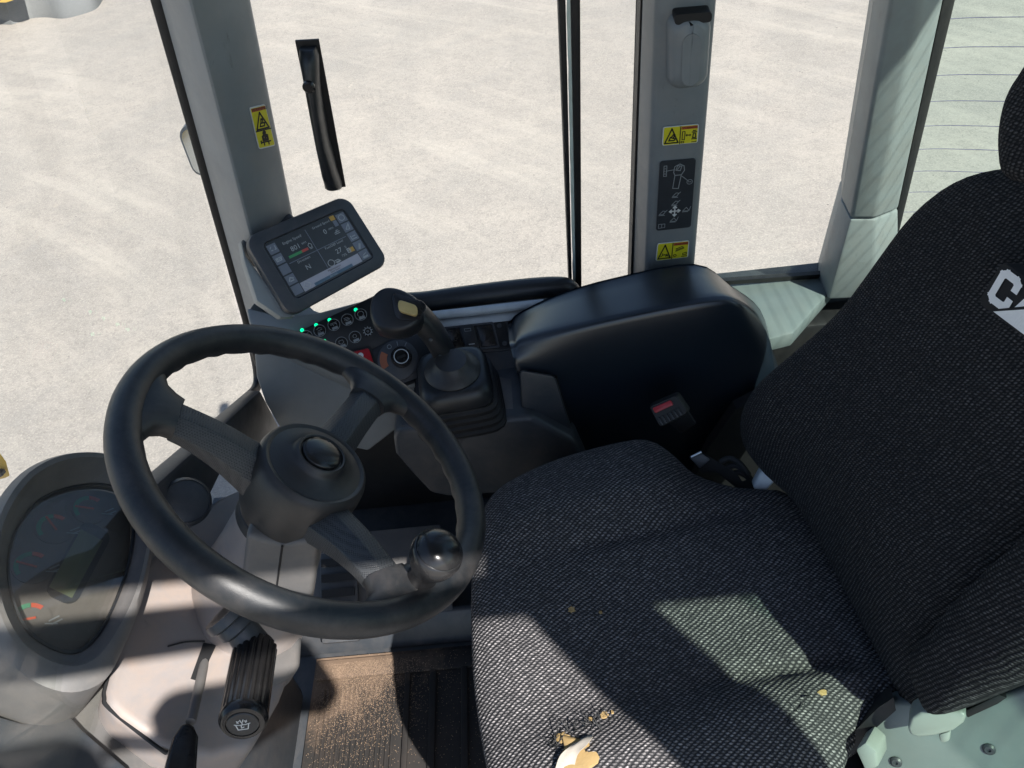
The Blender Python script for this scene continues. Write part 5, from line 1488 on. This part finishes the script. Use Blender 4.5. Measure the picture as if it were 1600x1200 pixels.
pth = [Vector((-0.3554, 0.415, 0.6111)), Vector((-0.3428, 0.405, 0.5943)), w0 - wd * 0.012]
for i, (p, r0, r1, L_, m) in enumerate(((pth[0], 0.024, 0.025, 0.012, 'dgrey'), (pth[0].lerp(pth[1], 0.5), 0.020, 0.0215, 0.014, 'mgrey'))):
    lathe('boot_ring', p, (pth[1] - pth[0]), [(r0, 0), (r1, L_ * 0.3), (r1, L_ * 0.8), (r0 * 0.9, L_), (0.002, L_)], 'dgrey', ws_, 32, ang=50)
tube('shaft', [pth[0], pth[1], w0 + wd * 0.005], [0.017, 0.0165, 0.0185], 'dgrey', ws_, 24)

# ============================================================ INSTRUMENT CLUSTER
cn = Vector((0.6748, 0.0511, 0.7362))
ic = thing('instrument_cluster', 'hooded instrument cluster with four small gauges left of the wheel', 'instrument cluster', (-0.554, 0.4975, 0.6071))
def CP(pts, h):
    return [Vector(p) + cn * h for p in pts]
GL = ccrom([(-0.5006, 0.5709, 0.6182), (-0.5136, 0.5813, 0.6294), (-0.532, 0.5772, 0.6466), (-0.5527, 0.5578, 0.6669), (-0.5667, 0.5291, 0.6818), (-0.5698, 0.4905, 0.6872), (-0.5636, 0.4511, 0.6843), (-0.5491, 0.4135, 0.6736), (-0.5315, 0.3867, 0.6593), (-0.5128, 0.3748, 0.643), (-0.497, 0.3735, 0.6286), (-0.4875, 0.3853, 0.6191), (-0.482, 0.4131, 0.6121), (-0.4807, 0.4528, 0.6082), (-0.4832, 0.4964, 0.6074), (-0.49, 0.5383, 0.6108)], 4)
gc = sum(GL, Vector()) / len(GL)
OU = ccrom([(-0.4876, 0.5779, 0.6222), (-0.5099, 0.5968, 0.6412), (-0.5308, 0.5937, 0.6606), (-0.5541, 0.5689, 0.6837), (-0.5687, 0.5317, 0.6996), (-0.5713, 0.4831, 0.7055), (-0.5638, 0.4367, 0.7018), (-0.5477, 0.3961, 0.6898), (-0.5274, 0.3681, 0.6732), (-0.505, 0.3546, 0.6535), (-0.4849, 0.3535, 0.6352), (-0.472, 0.3687, 0.6224), (-0.4659, 0.4031, 0.6144), (-0.4638, 0.4464, 0.6094), (-0.4675, 0.4968, 0.6094), (-0.4753, 0.5439, 0.6132)], 4)
OU2 = ccrom([(-0.4848, 0.5897, 0.6187), (-0.5086, 0.6143, 0.6389), (-0.5345, 0.6079, 0.663), (-0.5613, 0.5801, 0.6895), (-0.578, 0.5408, 0.7076), (-0.5816, 0.4876, 0.7146), (-0.5719, 0.4329, 0.7094), (-0.5526, 0.3857, 0.695), (-0.5278, 0.3507, 0.6748), (-0.5033, 0.3344, 0.6534), (-0.4789, 0.3318, 0.6313), (-0.461, 0.3505, 0.6135), (-0.4563, 0.3913, 0.6064), (-0.4557, 0.4419, 0.6023), (-0.4609, 0.5001, 0.603), (-0.4696, 0.5528, 0.6074)], 4)
def hood(loop, base, amp):
    """raise the top of the ring: the hood stands higher on the windscreen side"""
    up = Vector((-0.7333, 0.1019, 0.6722))
    out = []
    for p in loop:
        k_ = smooth(-0.02, 0.10, (p - gc).dot(up))
        out.append(p + cn * (base + amp * k_))
    return out
rimsec = [hood(OU2, -0.16, 0.0), hood(OU2, -0.02, 0.0), hood(OU2, 0.0, 0.014), hood([a.lerp(b, 0.6) for a, b in zip(OU2, OU)], 0.008, 0.022), hood(OU, 0.008, 0.022), hood([a.lerp(b, 0.45) for a, b in zip(OU, GL)], 0.0, 0.004), hood(GL, 0.0, 0.0), hood(GL, -0.010, 0.0)]
bm = bmesh.new()
add_loft(bm, rimsec, cap=False)
fin('hood', bm, 'mgrey', ic, 50)
bm = bmesh.new()
add_prism(bm, [p - cn * 0.0125 for p in GL], cn * -0.002)
fin('dial_face', bm, 'dial', ic)
bm = bmesh.new()
bm.faces.new([bm.verts.new(p - cn * 0.001) for p in GL])
fin('lens', bm, 'lens', ic)
bezel = [[p + (gc - p) * s + cn * h for p in GL] for s, h in ((-0.004, -0.004), (-0.004, 0.0022), (0.028, 0.0026), (0.045, -0.003))]
bm = bmesh.new()
add_loft(bm, bezel, cap=False)
fin('lens_bezel', bm, 'black', ic, 50)
lc = Fr(*[(-0.5375, 0.4428, 0.6453), (-0.5191, 0.4374, 0.6288), (-0.5156, 0.5138, 0.6203), (-0.5347, 0.5201, 0.6374)])
prism('lcd_frame', lc.rrect(-0.10, -0.10, 1.25, 1.18, 0.012, 0.001), lc.n * -0.002, 'black', ic)
prism('lcd', lc.rect(0.0, 0.0, 1.0, 1.0, 0.0018), lc.n * -0.001, 'lcd', ic)
for (px_c, nd) in zip([(-0.5353, 0.5494, 0.6359), (-0.5534, 0.512, 0.6551), (-0.5547, 0.4605, 0.6598), (-0.539, 0.4043, 0.6494)], (0.3, -0.6, 0.1, 0.6)):
    gq = KF(Vector(px_c), RV - cn * RV.dot(cn), cn.cross(RV - cn * RV.dot(cn)).normalized(), cn)
    gq.r.normalize()
    gfr = lathe('gauge', px_c, cn, [(0.0195, -0.0005), (0.0195, 0.0006), (0.0003, 0.0006)], 'dial', ic, 24)
    for (t0, t1, mt) in ((1.3, 2.0, 'gred'), (2.05, 4.2, 'ggreen')):
        o_ = [gq.p(0.0175 * math.cos(t), 0.0175 * math.sin(t), 0.0016) for t in [t0 + (t1 - t0) * i / 10 for i in range(11)]]
        i_ = [gq.p(0.0128 * math.cos(t), 0.0128 * math.sin(t), 0.0016) for t in [t0 + (t1 - t0) * i / 10 for i in range(11)]]
        bm = bmesh.new()
        add_prism(bm, o_ + i_[::-1], cn * -0.0005)
        fin('scale_arc', bm, mt, gfr)
    an = math.pi + nd
    bm = bmesh.new()
    strokes(bm, gq, [[(0.003 * math.cos(an + math.pi), 0.003 * math.sin(an + math.pi)), (0.015 * math.cos(an), 0.015 * math.sin(an))]], 0.0024, 0.003)
    fin('needle', bm, 'gred', gfr)
    bm = bmesh.new()
    strokes(bm, gq, [[(0.016, 0.004), (0.022, 0.012)], [(0.020, 0.002), (0.026, 0.010)], [(0.014, 0.000), (0.024, 0.004)]], 0.0014, 0.0016)
    fin('printed_symbol', bm, 'dimprint', gfr)
# dash body under the cluster
dsh = thing('dash_pedestal', 'dark grey dash pedestal below the instrument cluster and column cover', 'dashboard', (-0.6, 0.4, 0.0))
lower = [(-0.614, 0.3648, 0.6155), (-0.5696, 0.374, 0.5822), (-0.531, 0.3596, 0.5532), (-0.5177, 0.3878, 0.5433), (-0.5041, 0.4441, 0.5331), (-0.5074, 0.514, 0.5355), (-0.505, 0.57, 0.5338), (-0.495, 0.4387, 0.5262), (-0.5051, 0.3751, 0.5338), (-0.5022, 0.359, 0.5316), (-0.4502, 0.3259, 0.4927), (-0.4274, 0.2481, 0.4756), (-0.5706, 0.2308, 0.583)]
prism('side_panel', lower, (-0.06, 0.0, -0.09), 'mgrey', dsh, bev=0.004)
prism('edge_trim', [(-0.5072, 0.4979, 0.5629), (-0.5034, 0.548, 0.56), (-0.4963, 0.5544, 0.5547), (-0.4888, 0.4829, 0.5491), (-0.4858, 0.4393, 0.5469), (-0.4893, 0.4116, 0.5495), (-0.495, 0.4042, 0.5538), (-0.4986, 0.4514, 0.5565)], (-0.02, 0, -0.03), 'black', dsh, bev=0.003)
prism('lower_panel', [(-0.5966, 0.3343, 0.62), (-0.5489, 0.3266, 0.5842), (-0.526, 0.3469, 0.567), (-0.5064, 0.3287, 0.5523), (-0.4641, 0.2983, 0.5206), (-0.4317, 0.2431, 0.4963), (-0.5621, 0.2273, 0.594)], (-0.06, 0.0, -0.08), 'dgrey', dsh, bev=0.004)
box('pedestal_core', (-0.72, 0.34, 0.0), (-0.47, 0.60, 0.42), 'dgrey', dsh, bev=0.02)
# outer yellow edge of the machine seen past the cluster
yf = thing('yellow_fender', 'yellow painted fender edge of the machine outside beside the hooded cluster', 'fender', (-0.9694, 0.9, 0.3608))
prism('fender_panel', [(-1.0542, 0.9, 0.426), (-0.9447, 0.9, 0.3869), (-0.9479, 0.9, 0.3538), (-0.9638, 0.9, 0.3142), (-1.153, 0.9, 0.2771)], (-0.05, 0.03, -0.03), 'myellow', yf, bev=0.006)
lathe('bolt', (-0.9655, 0.892, 0.3377), (0, -1, 0.2), [(0.006, -0.004), (0.006, 0.006), (0.005, 0.007), (0.0003, 0.007)], 'dgrey', yf, 6)

# ============================================================ FLOOR MAT AND DIRT
fm = thing('floor_mat', 'brown dusty rubber floor mat with long ribs in the foot space', 'floor mat', (-0.3, 0.5, 0.0))
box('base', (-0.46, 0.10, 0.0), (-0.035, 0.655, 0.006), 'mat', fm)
bm = bmesh.new()
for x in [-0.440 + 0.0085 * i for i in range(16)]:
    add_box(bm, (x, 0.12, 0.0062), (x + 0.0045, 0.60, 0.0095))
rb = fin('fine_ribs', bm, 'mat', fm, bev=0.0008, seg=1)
rb['kind'] = 'stuff'
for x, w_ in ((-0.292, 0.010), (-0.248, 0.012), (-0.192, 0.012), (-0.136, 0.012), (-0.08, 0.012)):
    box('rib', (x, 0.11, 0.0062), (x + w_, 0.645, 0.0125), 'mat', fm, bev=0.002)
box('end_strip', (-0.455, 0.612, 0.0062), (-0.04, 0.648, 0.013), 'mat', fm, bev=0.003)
# kick plate at the end of the foot space, accelerator pedal
kk = thing('kick_plate', 'grey sheet kick plate standing along the end of the floor mat', 'kick plate', (-0.35, 0.67, 0.0))
prism('plate', [(-0.56, 0.665, 0.0), (-0.06, 0.665, 0.0), (-0.06, 0.70, 0.055), (-0.56, 0.70, 0.055)], (0, 0.01, 0), 'dgrey', kk, bev=0.003)
prism('shelf', [(-0.56, 0.700, 0.055), (-0.20, 0.700, 0.055), (-0.22, 0.86, 0.10), (-0.56, 0.86, 0.10)], (0, 0, -0.008), 'mgrey', kk, bev=0.003)
pd = thing('pedal', 'grey floor pedal half hidden under the steering wheel', 'pedal', (-0.40, 0.66, 0.06))
prism('pedal_pad', [(-0.44, 0.66, 0.05), (-0.37, 0.66, 0.05), (-0.37, 0.80, 0.13), (-0.44, 0.80, 0.13)], (0, 0.006, -0.012), 'dgrey', pd, bev=0.005)
for i in range(5):
    t = 0.15 + 0.17 * i
    prism('tread_bar', [(-0.435, 0.66 + 0.14 * t, 0.0515 + 0.08 * t), (-0.375, 0.66 + 0.14 * t, 0.0515 + 0.08 * t), (-0.375, 0.672 + 0.14 * t, 0.0585 + 0.08 * t), (-0.435, 0.672 + 0.14 * t, 0.0585 + 0.08 * t)], (0, -0.002, 0.004), 'rubber', pd)
tube('pedal_arm', [(-0.405, 0.80, 0.12), (-0.41, 0.88, 0.22), (-0.42, 0.95, 0.34)], 0.008, 'dgrey', pd, 10)
bm = bmesh.new()
rnd = random.Random(11)
for i in range(9000):
    if rnd.random() < 0.75:
        x, y = rnd.gauss(-0.38, 0.06), 0.64 - abs(rnd.gauss(0, 0.075))
    else:
        x, y = rnd.uniform(-0.45, -0.05), rnd.uniform(0.15, 0.655)
    if not (-0.455 < x < -0.04 and 0.12 < y < 0.652):
        continue
    s = rnd.uniform(0.0005, 0.0013)
    z = 0.0098 if x < -0.30 else 0.0064
    if y > 0.61:
        z = 0.0132
    a = rnd.uniform(0, 6.28)
    d1 = Vector((math.cos(a), math.sin(a), rnd.uniform(-0.3, 0.3))) * s
    d2 = Vector((-math.sin(a), math.cos(a), rnd.uniform(-0.3, 0.3))) * s * 0.5
    c = Vector((x, y, z + s * 0.3))
    v = [bm.verts.new(c + q) for q in (d1, d2, -d1, -d2)]
    tp = bm.verts.new(c + Vector((0, 0, s * 0.5)))
    for q in range(4):
        bm.faces.new((v[q], v[(q + 1) % 4], tp))
sdst = fin('sawdust', bm, 'sawdust', None, 10)
sdst['kind'] = 'stuff'

# ============================================================ OUTSIDE
mr = thing('side_mirror', 'small round cornered side mirror outside behind the front pillar', 'mirror', (-0.6953, 1.55, 0.566))
mq = Fr(*[(-0.7107, 1.55, 0.5059), (-0.6428, 1.55, 0.5257), (-0.6292, 1.55, 0.6282), (-0.7056, 1.55, 0.629)])
bm = bmesh.new()
secs = [mq.rrect(0.10, 0.10, 0.90, 0.90, 0.02, -0.05, 6), mq.rrect(0.02, 0.02, 0.98, 0.98, 0.025, -0.03, 6), mq.rrect(0, 0, 1, 1, 0.028, 0.0, 6), mq.rrect(0.05, 0.05, 0.95, 0.95, 0.024, 0.001, 6)]
add_loft(bm, secs)
fin('housing', bm, 'paint', mr, 50)
mm, mt_, mp_ = nm('mirror glass')
mp_.inputs['Base Color'].default_value = (0.55, 0.59, 0.61, 1)
mp_.inputs['Metallic'].default_value = 1.0
mp_.inputs['Roughness'].default_value = 0.12
M['mirror'] = mm
prism('mirror_glass', mq.rrect(0.06, 0.06, 0.94, 0.94, 0.022, 0.0022, 6), mq.n * -0.001, 'mirror', mr)
tube('mirror_arm', [(-0.6677, 1.58, 0.5463), (-0.5856, 1.58, 0.7082), (-0.5949, 1.58, 0.8348), (-0.6292, 1.58, 0.9293)], 0.012, 'black', mr, 10)
up = Fr(*[(-0.6686, 1.6, 0.7873), (-0.6165, 1.6, 0.7937), (-0.5596, 1.6, 0.9795), (-0.6319, 1.6, 0.9772)])
bm = bmesh.new()
add_loft(bm, [up.rrect(0.05, 0.05, 0.95, 0.95, 0.02, -0.05, 6), up.rrect(0, 0, 1, 1, 0.028, 0.0, 6), up.rrect(0.05, 0.03, 0.95, 0.97, 0.024, 0.001, 6)])
fin('upper_housing', bm, 'paint', mr, 50)
prism('mirror_glass', up.rrect(0.06, 0.04, 0.94, 0.96, 0.022, 0.0022, 6), up.n * -0.001, 'mirror', mr)

# grey bucket with yellow edge, lying on the gravel far off to the front
bk0 = (-7.3572, 13.258, -2.4)
bu = thing('loader_bucket', 'grey steel bucket with yellow back edge lying far off on the gravel', 'bucket', bk0)
ft = [(-9.2695, 13.324, -2.36), (-7.7028, 12.6561, -2.36), (-7.4805, 12.6111, -2.36), (-7.2895, 12.7622, -2.36), (-7.0214, 12.7284, -2.36), (-6.7085, 12.5727, -2.36), (-6.4785, 12.6308, -2.36), (-6.2666, 12.8324, -2.36), (-6.3022, 13.298, -2.36)]
ft = crom(ft, 4)
bm = bmesh.new()
rows = []
for k_, (hh, back) in enumerate(((-0.04, 0.0), (0.02, 0.02), (0.22, 0.18), (0.40, 0.45), (0.50, 0.9))):
    rows.append([bm.verts.new(Vector(p) + Vector((-0.1 * back, back, hh))) for p in ft])
for i in range(len(rows) - 1):
    for j in range(len(ft) - 1):
        bm.faces.new((rows[i][j], rows[i][j + 1], rows[i + 1][j + 1], rows[i + 1][j]))
fin('bucket_shell', bm, 'gsteel', bu, 60)
prism('back_edge', [(-8.503, 12.4, -1.9183), (-7.3084, 12.4, -2.0465), (-7.1786, 12.4, -2.0253), (-7.0335, 12.4, -1.9078), (-8.3931, 12.4, -1.7526)], (-0.1, 0.3, 0.1), 'myellow', bu, bev=0.02)

# loose stones and bits of debris
bm = bmesh.new()
rnd = random.Random(3)
for i in range(1500):
    t = rnd.random()
    x = rnd.uniform(-7, 6)
    y = 3.2 + 9.5 * t ** 1.3
    s = rnd.choice((0.004, 0.005, 0.006, 0.008, 0.012)) * rnd.uniform(0.6, 1.2)
    pts_ = []
    c = Vector((x, y, GZ + s * 0.25))
    for q in range(5):
        an = 2 * math.pi * q / 5 + rnd.uniform(-0.4, 0.4)
        pts_.append(bm.verts.new(c + Vector((math.cos(an) * s * rnd.uniform(0.6, 1.3), math.sin(an) * s * rnd.uniform(0.5, 1.0), -s * 0.3))))
    tp = bm.verts.new(c + Vector((rnd.uniform(-.2, .2) * s, rnd.uniform(-.2, .2) * s, s * 0.5)))
    for q in range(5):
        bm.faces.new((pts_[q], pts_[(q + 1) % 5], tp))
tk = bmesh.new()
t0 = Vector((-1.4399, 8.6746, -2.4))
for r_ in range(2):
    for i in range(26):
        c = t0 + Vector((-1.0 + 0.10 * i, (r_ - 0.5) * 0.42 + 0.05 * math.sin(i * 0.3), 0))
        if rnd.random() < 0.4:
            continue
        d = Vector((0.35, 1.0 if r_ else -1.0, 0)).normalized() * rnd.uniform(0.09, 0.15)
        q = Vector((0.018, 0, 0)) * rnd.uniform(0.6, 1.1)
        hgt = rnd.uniform(0.004, 0.009)
        b0 = [tk.verts.new(c + v + Vector((0, 0, 0.0005))) for v in (-d - q * 2, d - q * 2, d + q * 2, -d + q * 2)]
        b1 = [tk.verts.new(c + v + Vector((0, 0, hgt))) for v in (-d * 0.7 - q * 0.4, d * 0.7 - q * 0.4, d * 0.7 + q * 0.4, -d * 0.7 + q * 0.4)]
        for k in range(4):
            tk.faces.new((b0[k], b0[(k + 1) % 4], b1[(k + 1) % 4], b1[k]))
        tk.faces.new(b1)
tko = fin('tyre_tracks', tk, 'ground', None, 60)
tko['kind'] = 'stuff'
ls = fin('loose_stones', bm, 'stone', None, 10)
ls['kind'] = 'stuff'


print('objects', len(bpy.data.objects), 'tris', sum(sum(len(p.vertices) - 2 for p in o.data.polygons) for o in bpy.data.objects if o.type == 'MESH'))
